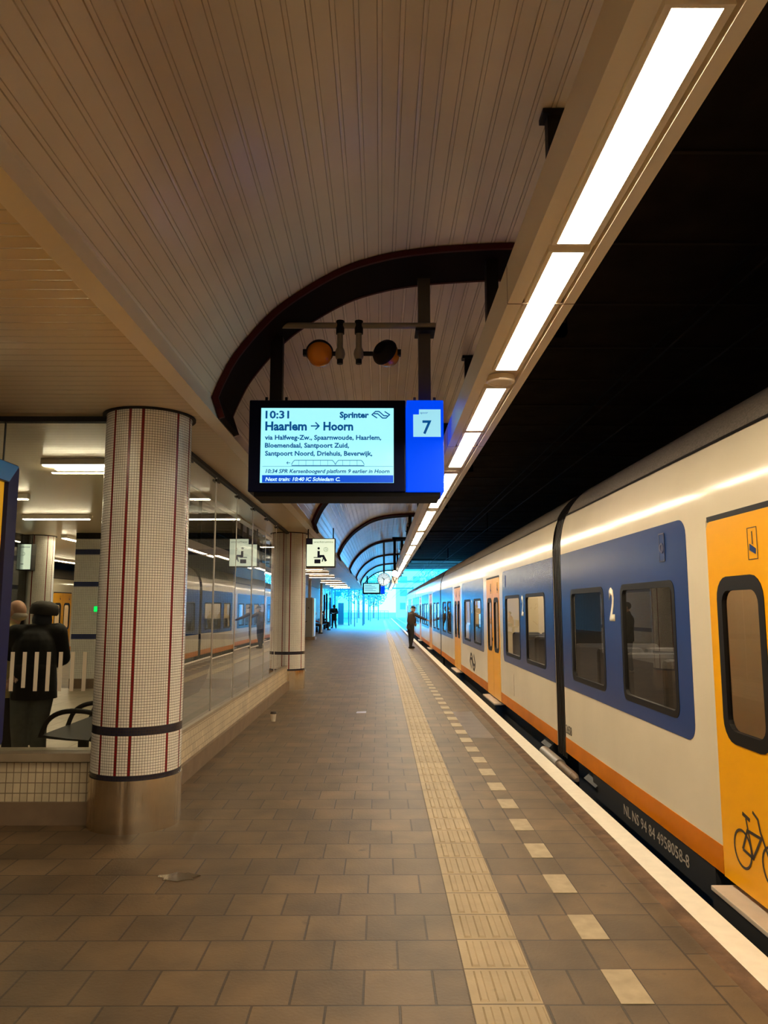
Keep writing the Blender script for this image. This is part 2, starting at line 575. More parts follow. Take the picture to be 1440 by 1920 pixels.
def rrect(a0, a1, b0, b1, r, n=5, corners=(1, 1, 1, 1)):
    pts = []
    cs = [(a1 - r, b1 - r, 0, a1, b1), (a0 + r, b1 - r, 90, a0, b1), (a0 + r, b0 + r, 180, a0, b0), (a1 - r, b0 + r, 270, a1, b0)]
    for k, (ca, cb, st, sa, sb) in enumerate(cs):
        if corners[k]:
            for i in range(n + 1):
                t = math.radians(st + 90 * i / n)
                pts.append((ca + r * math.cos(t), cb + r * math.sin(t)))
        else:
            pts.append((sa, sb))
    return pts


def stroke(mb, pts, w, fn, t=0.0015, mi=0, closed=False):
    """thick polyline in 2D with mitred joints, mapped by fn"""
    P = [Vector(p) for p in pts]
    n = len(P)
    L, R = [], []
    for i in range(n):
        if closed:
            d0, d1 = (P[i] - P[i - 1]).normalized(), (P[(i + 1) % n] - P[i]).normalized()
        else:
            d0 = (P[i] - P[i - 1]).normalized() if i else (P[1] - P[0]).normalized()
            d1 = (P[i + 1] - P[i]).normalized() if i < n - 1 else d0
        t_ = (d0 + d1)
        t_ = t_.normalized() if t_.length > 1e-6 else d0
        nn = Vector((-t_.y, t_.x))
        k = max(0.45, abs(nn.dot(Vector((-d0.y, d0.x)))))
        L.append(P[i] + nn * w / 2 / k)
        R.append(P[i] - nn * w / 2 / k)
    vs = [fn(p.x, p.y, d) for d in (0, t) for p in L + R]
    N = 2 * n
    fs = []
    rng = range(n) if closed else range(n - 1)
    for i in rng:
        j = (i + 1) % n
        fs += [(i, j, n + j, n + i), (N + i, N + n + i, N + n + j, N + j), (i, N + i, N + j, j), (n + i, n + j, N + n + j, N + n + i)]
    if not closed:
        fs += [(0, n, N + n, N), (n - 1, N + n - 1, N + 2 * n - 1, 2 * n - 1)]
    return mb.add(vs, fs, mi)


def text(name, body, mat_, fn, a0, b0, width, height, parent, bold=0.0, shear=0.0, cap=None, t=0.0012):
    """lettering: left edge a0, baseline b0, total width, cap height -> fn(a, b, depth)"""
    cu = bpy.data.curves.new(name, 'FONT')
    cu.body = body
    cu.size = 1.0
    cu.offset = bold
    cu.shear = shear
    cu.resolution_u = 2
    ob = bpy.data.objects.new(name, cu)
    COL.objects.link(ob)
    dg = bpy.context.evaluated_depsgraph_get()
    me = bpy.data.meshes.new_from_object(ob.evaluated_get(dg))
    bpy.data.objects.remove(ob)
    bpy.data.curves.remove(cu)
    xs = [v.co.x for v in me.vertices]
    x0, x1 = min(xs), max(xs)
    sx = width / (x1 - x0)
    ch = 0.73 if cap is None else cap
    sy = height / ch
    for v in me.vertices:
        v.co = Vector(fn(a0 + (v.co.x - x0) * sx, b0 + v.co.y * sy, 0))
    me.materials.clear()
    bm = bmesh.new()
    bm.from_mesh(me)
    d = Vector(fn(0, 0, t)) - Vector(fn(0, 0, 0))
    g = bmesh.ops.extrude_face_region(bm, geom=bm.faces[:])
    for e in g['geom']:
        if isinstance(e, bmesh.types.BMVert):
            e.co += d
    bm.to_mesh(me)
    bm.free()
    return link(name, me, mat_, parent)


def copy_tree(o, parent=None):
    c = o.copy()
    COL.objects.link(c)
    if parent:
        c.parent = parent
    for ch in list(o.children):
        copy_tree(ch, c)
    return c


def catmull(P, k=8):
    out = []
    Q = [P[0]] + list(P) + [P[-1]]
    for i in range(1, len(Q) - 2):
        p0, p1, p2, p3 = [Vector(q) for q in Q[i - 1:i + 3]]
        for j in range(k):
            t = j / k
            out.append(0.5 * ((2 * p1) + (-p0 + p2) * t + (2 * p0 - 5 * p1 + 4 * p2 - p3) * t * t + (-p0 + 3 * p1 - 3 * p2 + p3) * t ** 3))
    out.append(Vector(P[-1]))
    return out


def struct(o):
    o['kind'] = 'structure'
    return o


Y0, YV, YEND = -10.0, 60.5, 118.0     # back of the hall, end of the roof, end of the platform
EDGE = 1.79

# ================================================================== SETTING: floor
f = MB()
zones = [(-10.9, 0.37, 0), (0.67, 1.12, 0), (1.12, 1.42, 1), (1.42, 1.53, 2), (1.53, 1.635, 3), (1.635, EDGE, 4)]
for a, b, mi in zones:
    ys = [Y0, 9.57, 11.97, YEND] if mi == 1 else [Y0, YEND]
    for k in range(len(ys) - 1):
        f.add([(a, ys[k], 0), (b, ys[k], 0), (b, ys[k + 1], 0), (a, ys[k + 1], 0)], [(0, 1, 2, 3)], 5 if (mi == 1 and k == 1) else mi)
f.add([(0.37, Y0, -0.001), (0.67, Y0, -0.001), (0.67, YEND, -0.001), (0.37, YEND, -0.001)], [(0, 1, 2, 3)], 0)
f.add([(-11.05, Y0, 0), (-10.9, Y0, 0), (-10.9, YEND, 0), (-11.05, YEND, 0)], [(0, 1, 2, 3)], 4)
# platform sides down to the track
f.add([(EDGE, Y0, 0), (EDGE, YEND, 0), (EDGE, YEND, -1.05), (EDGE, Y0, -1.05)], [(0, 1, 2, 3)], 6)
f.add([(-11.05, Y0, 0), (-11.05, YEND, 0), (-11.05, YEND, -1.05), (-11.05, Y0, -1.05)], [(3, 2, 1, 0)], 6)
f.add([(-11.05, YEND, 0), (EDGE, YEND, 0), (EDGE, YEND, -1.05), (-11.05, YEND, -1.05)], [(0, 1, 2, 3)], 6)
struct(f.build('floor', [M_pave, M_pave2, M_pave3, M_conc, M_white, M_wet, M_dark], fix=False))

# tactile guide strip with raised bars
t = MB()
t.box(0.37, 0.67, Y0, 100, -0.02, 0.004)
for k in range(-8, 260):
    y = 3.27 + 0.3 * k - 0.3
    for j in range(4):
        x = 0.37 + 0.045 + 0.07 * j
        t.add([(x - .004, y + .02, .004), (x + .034, y + .02, .004), (x + .034, y + .28, .004), (x - .004, y + .28, .004),
               (x + .003, y + .03, .009), (x + .027, y + .03, .009), (x + .027, y + .27, .009), (x + .003, y + .27, .009)],
              [(4, 5, 6, 7), (0, 1, 5, 4), (1, 2, 6, 5), (2, 3, 7, 6), (3, 0, 4, 7)])
struct(t.build('trim_1', M_tact))
# pale pavers that mark the safety line
t = MB()
for k in range(-6, 160):
    y = 3.27 + 0.6 * k
    t.box(0.982, 1.118, y + 0.004, y + 0.296, -0.01, 0.003)
struct(t.build('trim_2', M_dash))

# trackbeds and ground
t = MB()
t.box(EDGE + .01, 7.19, Y0 + .02, 195, -1.25, -1.05)
t.box(-16.49, -11.06, Y0 + .02, 195, -1.25, -1.05)
tag(t.build('ballast', M_ballast), 'dark stone ballast lying under the tracks', 'ballast', kind='stuff')
t = MB()
t.box(-260, 260, 118, 480, -1.5, -1.27)
struct(t.build('floor.001', M_grass))

# ================================================================== SETTING: vault, soffit, beam, track ceiling
VP = [(-1.362, 3.272), (-1.30, 3.43), (-1.18, 3.657), (-0.925, 3.968), (-0.67, 4.176), (-0.32, 4.383), (0.03, 4.497), (0.377, 4.555), (0.736, 4.585), (1.085, 4.60), (1.50, 4.59)]
arc = catmull(VP, 10)
cum = [0.0]
for a, b in zip(arc, arc[1:]):
    cum.append(cum[-1] + (b - a).length)


def arc_at(s):
    s = min(max(s, 0), cum[-1])
    for i in range(len(cum) - 1):
        if s <= cum[i + 1]:
            u = (s - cum[i]) / (cum[i + 1] - cum[i])
            p = arc[i].lerp(arc[i + 1], u)
            d = (arc[i + 1] - arc[i]).normalized()
            return p, Vector((d.y, -d.x))
    return arc[-1], Vector((0, -1))


prof = []
npl = round(cum[-1] / 0.118)
pl = cum[-1] / npl
for k in range(npl):
    b = k * pl
    for ds, dn in ((0.0, 0.0), (0.001, -0.012), (0.005, -0.012), (0.006, 0.002), (0.016, 0.003), (0.026, 0.002), (0.027, -0.010), (0.031, -0.010), (0.032, 0.0), (0.060, 0.0), (0.090, 0.0)):
        p, nn = arc_at(b + ds)
        q = p + nn * dn
        prof.append((q.x, q.y))
v = MB()
v.extr(prof, Y0, YV)
v.extr([(1.50, 4.59), (1.50, 5.3)], Y0, YV)
struct(v.build('ceiling', M_vault, fix=False))
# trim along the springing
t = MB()
t.extr([(-1.30, 3.10), (-1.352, 3.255), (-1.355, 3.275), (-1.42, 3.275), (-1.42, 3.10)], Y0, YV, closed=True)
struct(t.build('trim_3', M_trim))
# soffit to the left
t = MB()
t.box(-10.9, -1.418, Y0, YV, 3.125, 3.2)
struct(t.build('ceiling.001', M_soffit))
# track ceiling with cross ribs, walls
t = MB()
t.box(1.4, 7.5, Y0, 58, 5.2, 5.5)
for k in range(3):
    t.box(1.4, 7.5, 60.5 + 4 * k, 62 + 4 * k, 5.2, 5.5)
t.box(-16.5, -10.9, Y0, 112, 4.6, 5.5)  # lengthened past the roof end to keep sky out of the train window reflections
t.box(-10.9, 1.5, Y0, YV, 5.0, 5.5)  # unseen slab added above the vault to stop sky light leaking in
for k in range(43):
    y = -8 + 1.5 * k
    t.box(1.5, 7.2, y, y + .04, 5.18, 5.21, 1)
struct(t.build('ceiling.002', [M_dark, M_dark2]))
t = MB()
t.box(7.2, 7.5, Y0, 68, -1.25, 5.5)
struct(t.build('wall_right', M_dark))
t = MB()
t.box(-16.8, -16.5, Y0, 112, -1.25, 5.5)  # unseen far stretch added to block sky reflected in the train windows
struct(t.build('wall_left', M_dark))
t = MB()
t.box(-16.8, 7.5, Y0 - .3, Y0, -1.25, 5.5)  # unseen wall added to shut out sky light behind the camera
struct(t.build('wall_back', M_dark))
t = MB()
t.box(-10.9, 1.5, YV - .1, YV, 4.62, 5.5)
struct(t.build('wall_end', M_dark2))

# ------------------------------------------------------------------ light beam
t = MB()
BX0, BX1 = 0.59, 0.90
t.extr([(BX0, 3.0), (BX0, 3.19), (BX1, 3.19), (BX1, 3.0), (0.85, 3.0), (0.85, 3.035), (0.655, 3.035), (0.655, 3.0)], Y0, YV, closed=True)
yj = 2.95
beam = t.build('light_beam', M_beam)
tag(beam, 'long cream boxed beam with recessed light panels hanging over the platform', 'light beam')
j = MB()
for k in range(-2, 19):
    y = 3.32 + 3.1 * k
    j.box(BX0 - .001, BX1 + .001, y, y + .006, 2.9985, 3.19)
j.build('joint_seam', M_plinth, beam)


def lamp(y0, y1, label, group=None):
    t = thing('light_panel', (0.75, (y0 + y1) / 2, 3.02), label, 'light', group)
    m = MB()
    m.box(0.688, 0.812, y0 + .012, y1 - .012, 3.008, 3.03)
    m.build('diffuser', M_lamp, t)
    m = MB()
    m.plate([(0.668, y0), (0.836, y0), (0.836, y1), (0.668, y1)], [[(0.688, y0 + .012), (0.812, y0 + .012), (0.812, y1 - .012), (0.688, y1 - .012)]],
            lambda a, b, d: (a, b, 3.006 + d), 0.028)
    m.build('frame', M_beam, t)


ORD = ['nearest', 'second', 'third', 'fourth', 'fifth', 'sixth', 'seventh', 'eighth']
n = 0
for k in range(-2, 18):
    b = 1.59 + 3.1 * k
    for (a, c) in ((b, b + 1.18), (b + 1.23, b + 2.74)):
        if k < 0:
            lamp(a, c, 'glowing white light panel in the beam behind the viewpoint', 'light panels behind the viewpoint')
        elif n < 8:
            lamp(a, c, '%s glowing white light panel set in the cream beam overhead' % ORD[n])
            n += 1
        else:
            lamp(a, c, 'small far glowing light panel in the beam beyond the departure display', 'far light panels in the beam')
for k in range(0, 8):
    y = 4.53 + 6.2 * k
    t = thing('ceiling_speaker', (0.75, y, 3.0), ('round cream ceiling speaker between the light panels, nearest one' if k == 0 else 'far round cream ceiling speaker in the light beam'),
              'speaker', None if k == 0 else 'far speakers in the beam')
    m = MB()
    m.lathe((0.75, y, 3.03), (0, 0, -1), [(0, 0.088), (0.032, 0.088), (0.040, 0.080), (0.040, 0.066), (0.034, 0.062)], 28)
    m.build('rim', M_trim, t, True)
    m = MB()
    m.lathe((0.75, y, 3.03), (0, 0, -1), [(0.030, 0.064), (0.0345, 0.062), (0.036, 0.0)], 28)
    m.build('grille', M_beam, t, True)

# ------------------------------------------------------------------ ribs and hangers
outer = [(p.x, p.y) for p in catmull(VP, 5)]
RIBY = [5.85, 14.6, 23.6, 32.5, 41.4, 50.3, 59.4]
RW = 0.64


def band(m, line, y0, y1, d0, d1):
    """arched plate following the vault, between two depths below it"""
    V = [Vector(q) for q in line]
    L = []
    for i, q in enumerate(V):
        d = (V[min(i + 1, len(V) - 1)] - V[max(i - 1, 0)]).normalized()
        nn = Vector((d.y, -d.x))
        L.append((q + nn * d0, q + nn * d1))
    n_ = len(L)
    vs = [(p.x, y, p.y) for pr_ in L for p in pr_ for y in (y0, y1)]
    fs = []
    for i in range(n_ - 1):
        a, b = 4 * i, 4 * i + 4
        fs += [(a, a + 1, b + 1, b), (a + 2, b + 2, b + 3, a + 3), (a, b, b + 2, a + 2), (a + 1, a + 3, b + 3, b + 1)]
    fs += [(0, 2, 3, 1), (4 * n_ - 4, 4 * n_ - 3, 4 * n_ - 1, 4 * n_ - 2)]
    m.add(vs, fs)


for i, y in enumerate(RIBY):
    t = thing('arch_rib', (-1.36, y + RW / 2, 3.1), ['nearest', 'second', 'third', 'fourth', 'fifth', 'sixth', 'farthest'][i] + ' dark red steel arch rib under the planked vault', 'arch', 'arch ribs under the vault')
    ol = [(-1.30, 3.10), (-1.352, 3.255)] + outer
    m = MB()
    band(m, ol, y + .03, y + RW - .03, 0.008, 0.05)
    m.build('web', M_rib, t)
    for nm, ya in (('front_flange', y), ('rear_flange', y + RW - .03)):
        m = MB()
        band(m, ol, ya, ya + .03, 0.006, 0.055)
        m.build(nm, M_ribred, t)
    m = MB()
    m.box(0.90, 1.0, y + .2, y + .32, 3.19, 4.55)
    m.build('hanger_post', M_black, t)
HY = [4.23, 8.69, 12.0, 17.6, 20.4, 26.5, 29.2, 35.5, 38.2]
for i, y in enumerate(HY):
    t = thing('beam_hanger', (1.05, y, 3.19), ['black steel drop hanger above the nearest light panel', 'black steel drop hanger just beyond the nearest arch, beside the beam'][i] if i < 2 else 'far black drop hanger between vault and beam',
              'hanger', None if i < 2 else 'far beam hangers')
    m = MB()
    m.box(1.01, 1.09, y - .04, y + .04, 3.19, 4.585)
    m.box(0.87, 1.09, y - .04, y + .04, 3.19, 3.25)
    m.build('rod', M_black, t)
    m = MB()
    m.box(0.98, 1.12, y - .06, y + .06, 4.56, 4.592)
    m.build('top_plate', M_black, t)


# ================================================================== tiled columns
def column(cx, cy_, label, z1=3.14, R=0.33):
    t = thing('tiled_column', (cx, cy_, 0), label, 'column')
    N = 104
    ZR = [0.365, 0.40, 0.68, 0.74, z1]
    red = [-36, -11, 5.7, 57, 84, 118, 150, 163, 201, 238, 262, 290]
    redk = {round(((a - 90) % 360) / 360 * N) % N for a in red}
    me = bpy.data.meshes.new('mosaic')
    vs, fs, mi, uvs = [], [], [], []
    for j, z in enumerate(ZR):
        for i in range(N):
            th = 2 * PI * i / N
            vs.append((cx + R * math.cos(th), cy_ + R * math.sin(th), z))
    for j in range(len(ZR) - 1):
        for i in range(N):
            fs.append((j * N + i, j * N + (i + 1) % N, (j + 1) * N + (i + 1) % N, (j + 1) * N + i))
            band = j in (0, 2)
            mi.append(2 if band else (1 if i in redk else 0))
            uvs.append([(i * .02, ZR[j]), ((i + 1) * .02, ZR[j]), ((i + 1) * .02, ZR[j + 1]), (i * .02, ZR[j + 1])])
    me.from_pydata(vs, [], fs)
    ul = me.uv_layers.new(name='UVMap')
    for p, u in zip(me.polygons, uvs):
        for li, c in zip(p.loop_indices, u):
            ul.data[li].uv = c
    for p, k in zip(me.polygons, mi):
        p.material_index = k
    link('mosaic', me, [M_mw, M_mr, M_mb], t, True)
    m = MB()
    m.lathe((cx, cy_, 0), (0, 0, 1), [(0, R + .010), (0.365, R + .010), (0.365, R - .01)], 96)
    m.build('steel_base', M_steel, t, True)
    m = MB()
    m.lathe((cx, cy_, z1 - .03), (0, 0, 1), [(0, R + .005), (0.0, R + .03), (0.02, R + .03), (0.02, R + .005)], 64)
    m.build('top_ring', M_black, t, True)
    return t


column(-1.86, 5.92, 'large white mosaic column with red lines and steel base, nearest the camera')
column(-1.86, 15.43, 'smaller looking mosaic column beyond the glass wall, beside the waiting room sign')
column(-7.3, 16.0, 'mosaic column seen through the waiting room glass, on the far side of the platform')
column(-7.3, 5.92, 'mosaic column at the far left corner of the waiting room')

# ================================================================== waiting room
GX = -1.88
# low wall
t = MB()
t.box(-7.3, -2.1, 5.84, 6.02, 0.16, 0.46, 0)
t.box(-7.3, -2.05, 5.82, 6.03, 0.0, 0.165, 1)
t.box(-7.3, -2.1, 5.80, 6.06, 0.46, 0.52, 2)
t.box(GX - .14, GX + .04, 6.15, 15.2, 0.16, 0.445, 3)
t.box(GX - .15, GX + .075, 6.15, 15.2, 0.0, 0.165, 1)
t.box(GX - .16, GX + .045, 6.15, 15.2, 0.44, 0.47, 2)
struct(t.build('wall_front', [M_dado, M_plinth, M_sill, M_dadoY]))
# front window
wf = MB()
wf.box(-7.0, -2.1, 5.912, 5.922, 0.52, 3.1)
win = struct(wf.build('window_1', M_glass))
m = MB()
m.box(-7.0, -2.1, 5.88, 5.95, 3.085, 3.125)
for x in (-3.02, -4.2, -5.4):
    m.box(x - .004, x + .004, 5.908, 5.926, 0.52, 3.1)
m.build('frame', M_black, win)
for k in range(13):
    x = -2.845 + 0.093 * (k if k < 8 else 7 - k)
    m = MB()
    z0 = 0.965 if k != 1 else 0.99
    m.box(x - .015, x + .015, 5.9085, 5.9115, z0, 1.262)
    m.build('marking_stripe', M_stripe, win)
# side window, one glazed wall of panes
wf = MB()
ys = [6.1, 7.25, 8.5, 9.75, 11.0, 12.25, 13.5, 15.2]
for i, (a, b) in enumerate(zip(ys, ys[1:])):
    dx = (0.0, 0.003, -0.002, 0.002, -0.003, 0.001, 0.0)[i]
    wf.add([(GX + dx, a + .004, 0.47), (GX - dx, b - .004, 0.47), (GX - dx, b - .004, 3.10), (GX + dx, a + .004, 3.10)], [(0, 1, 2, 3)])
win2 = struct(wf.build('window_2', M_glassS, fix=False))
m = MB()
m.box(GX - .03, GX + .03, 6.1, 15.2, 3.085, 3.125)
m.build('frame', M_black, win2)
m = MB()
for y in ys[1:-1]:
    m.box(GX - .006, GX + .006, y - .005, y + .005, 0.47, 3.09)
m.build('pane_joint', M_alu, win2)
for y in ys[1:-1]:
    m = MB()
    m.box(GX + .004, GX + .022, y - .09, y + .09, 3.03, 3.055)
    m.build('clamp', M_black, win2)
# rear side window (far long side)
wf = MB()
wf.box(-7.32, -7.31, 6.2, 15.7, 0.5, 3.1)
struct(wf.build('window_3', M_glass))
t = MB()
t.box(-7.40, -7.22, 6.2, 15.7, 0.0, 0.5)
struct(t.build('wall_left.001', M_dadoY))
t = MB()
t.add([(-7.3, 6.0, .006), (GX - .1, 6.0, .006), (GX - .1, 15.4, .006), (-7.3, 15.4, .006)], [(0, 1, 2, 3)])
struct(t.build('floor.002', M_intfl, fix=False))
# tiled core behind the waiting room
t = MB()


def core(z0, z1, mx, my):
    t.add([(-6.22, 15.3, z0), (-2.98, 15.3, z0), (-2.98, 15.3, z1), (-6.22, 15.3, z1)], [(0, 1, 2, 3)], mx)
    t.add([(-2.98, 15.3, z0), (-2.98, 24, z0), (-2.98, 24, z1), (-2.98, 15.3, z1)], [(0, 1, 2, 3)], my)
    t.add([(-6.22, 24, z0), (-6.22, 15.3, z0), (-6.22, 15.3, z1), (-6.22, 24, z1)], [(0, 1, 2, 3)], my)
    t.add([(-6.22, 24, z0), (-2.98, 24, z0), (-2.98, 24, z1), (-6.22, 24, z1)], [(3, 2, 1, 0)], mx)


zs = [(0.0, 0.2, 4, 4), (0.2, 0.98, 0, 1), (0.98, 1.08, 2, 3), (1.08, 2.03, 0, 1), (2.03, 2.13, 2, 3), (2.13, 2.68, 0, 1), (2.68, 2.79, 2, 3), (2.79, 3.0, 0, 1), (3.0, 3.125, 5, 5)]
for a in zs:
    core(*a)
struct(t.build('wall_far', [M_mwX, M_mwY, M_mbl, M_mblY, M_plinth, M_black], fix=False))
t = thing('door_button', (-5.72, 15.29, 1.58), 'small square lit green button on the tiled core wall, left of the column', 'button')
m = MB()
m.bbox(-5.80, -5.64, 15.27, 15.299, 1.50, 1.66, 0.008)
m.build('plate', M_alu, t)
m = MB()
m.bbox(-5.775, -5.665, 15.255, 15.272, 1.525, 1.635, 0.006)
m.build('lit_face', M_green, t)


# luminaires under the soffit
def tubelight(x0, x1, y, label, group=None, two=False):
    t = thing('tube_light', ((x0 + x1) / 2, y, 3.05), label, 'light', group)
    m = MB()
    m.bbox(x0, x1, y - .05, y + .05, 3.055, 3.123, 0.008)
    m.build('housing', M_trim, t)
    m = MB()
    m.box(x0 + .02, x1 - .02, y - .035, y + .035, 3.045, 3.056)
    m.build('diffuser', M_tube, t)
    if two:
        m = MB()
        m.box(x0 - .10, x1 - .02, y + .46, y + .51, 3.058, 3.066)
        m.build('second_strip', M_tube, t)


tubelight(-3.48, -2.25, 7.6, 'long tube light nearest the front glass inside the waiting room', two=True)
tubelight(-3.48, -2.28, 10.0, 'tube light under the waiting room ceiling, second row on the right')
tubelight(-3.48, -2.31, 12.3, 'tube light under the waiting room ceiling, last row on the right')
tubelight(-5.9, -4.73, 7.6, 'tube light at the far left in the front row of the waiting room')
tubelight(-5.9, -4.73, 10.0, 'tube light under the waiting room ceiling, second row on the left')
tubelight(-5.9, -4.78, 12.3, 'tube light under the waiting room ceiling, last row on the left')
for y in (18.0, 21.6, 25.0, 28.6, 32.2, 36.1, 43.0, 46.9, 51.0, 55.0):
    tubelight(-3.42 if y > 24 else -2.9, -2.2, y, 'far tube light under the soffit beyond the second column', 'far tube lights under the soffit')
for y in (16.9, 19.5, 22.1):
    t = thing('tube_light', (-6.65, y, 3.05), 'tube light in the row beside the tiled core on the far side', 'light', 'tube lights beside the core')
    m = MB()
    m.bbox(-6.72, -6.58, y - 1.2, y + 1.2, 3.055, 3.125, 0.008)
    m.build('housing', M_trim, t)
    m = MB()
    m.box(-6.69, -6.61, y - 1.18, y + 1.18, 3.042, 3.056)
    m.build('diffuser', M_tube, t)
# lamps added over the far platform edge to light the other train
for k in range(5):
    y = 8 + 8 * k
    t = thing('tube_light', (-10.0, y, 3.05), 'added tube light over the far platform edge, lighting the other train', 'light', 'added tube lights over the far edge')
    m = MB()
    m.bbox(-10.07, -9.93, y - 2, y + 2, 3.055, 3.125, 0.008)
    m.build('housing', M_trim, t)
    m = MB()
    m.box(-10.05, -9.95, y - 1.96, y + 1.96, 3.042, 3.056)
    m.build('diffuser', M_tube, t)


for y in (-5.2, -2.9, -0.6, 1.7, 4.0):
    tubelight(-3.45, -2.25, y, 'tube light under the platform soffit left of the viewpoint', 'tube lights left of the viewpoint')


# benches in the waiting room
def bench(y0, y1, label):
    t = thing('waiting_bench', (-2.75, (y0 + y1) / 2, 0), label, 'bench')
    m = MB()
    m.extr([(-3.06, 0.455), (-3.03, 0.475), (-2.80, 0.445), (-2.60, 0.43), (-2.60, 0.415), (-2.80, 0.428), (-3.03, 0.45)], y0, y1, closed=True)
    m.build('seat', M_seatmesh, t, True)
    m = MB()
    m.extr([(-2.60, 0.43), (-2.50, 0.60), (-2.44, 0.86), (-2.42, 0.86), (-2.48, 0.59), (-2.58, 0.415)], y0, y1, closed=True)
    m.build('backrest', M_seatmesh, t, True)
    for k in range(4):
        y = y0 + .02 + (y1 - y0 - .04) * k / 3
        m = MB()
        pts = catmull([(-3.04, y, .46), (-2.98, y, .60), (-2.86, y, .67), (-2.68, y, .68), (-2.49, y, .64)], 4)
        m.path(pts, 0.022, 8)
        m.build('armrest', M_black, t, True)
    for y in (y0 + .3, y1 - .3):
        m = MB()
        m.box(-2.80, -2.72, y - .03, y + .03, 0.02, 0.43)
        m.bbox(-3.0, -2.5, y - .04, y + .04, 0.006, 0.03, 0.006)
        m.build('leg', M_black, t)
    return t


bench(6.9, 8.7, 'black mesh bench with curved armrests inside the glass, behind the nearest column')
bench(9.1, 10.9, 'second black mesh bench further along the side glass')
# red chair
t = thing('chair', (-5.75, 11.3, 0), 'red seat at the left edge of the waiting room, behind the couple', 'chair')
m = MB()
m.bbox(-6.0, -5.5, 11.05, 11.5, 0.40, 0.45, 0.015)
m.build('seat', M_red, t)
m = MB()
m.bbox(-6.0, -5.5, 11.45, 11.51, 0.45, 0.85, 0.015)
m.build('backrest', M_red, t)
for x in (-5.95, -5.55):
    for y in (11.1, 11.45):
        m = MB()
        m.tube((x, y, 0.006), (x, y, 0.41), 0.018)
        m.build('leg', M_black, t)

# ================================================================== information panel, far left
t = thing('information_panel', (-2.30, 3.9, 0), 'blue framed yellow timetable panel at the left edge of the photo', 'information panel')
py0, py1, pz0, pz1 = 2.75, 4.58, 0.80, 2.47


def pf(a, b, d):
    return (-2.235 - d, a, b)


m = MB()
m.plate(rrect(py0, py1, pz0, pz1, 0.03), [[(py0 + .12, pz0 + .12), (py1 - .12, pz0 + .12), (py1 - .12, pz1 - .12), (py0 + .12, pz1 - .12)]], pf, 0.10)
m.build('frame', M_frameb, t)
m = MB()
m.plate([(py0 + .03, pz1 - .002), (py0 + .12, pz1 - .115), (py1 - .12, pz1 - .115), (py1 - .01, pz1 - .005)], [], lambda a, b, d: pf(a, b, d - .003), .004)
m.build('lit_top_bar', M_framelit, t)  # top of the frame in a lighter blue, painting the light it catches
m = MB()
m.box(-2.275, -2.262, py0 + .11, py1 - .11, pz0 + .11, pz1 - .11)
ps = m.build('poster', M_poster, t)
for k in range(6):
    m = MB()
    m.box(-2.2625, -2.2612, py0 + .2, py1 - .2, pz0 + .25 + k * .17, pz0 + .255 + k * .17)
    m.build('ruled_line', M_ink, ps)
m = MB()
m.box(-2.335, -2.276, py0 + .01, py1 - .01, pz0 + .01, pz1 - .01)
m.build('back_plate', M_frameb2, t)
for y in (py0 + .25, py1 - .35):
    m = MB()
    m.box(-2.33, -2.25, y - .03, y + .03, 0.0, pz0 + .02)
    m.build('leg', M_frameb2, t)


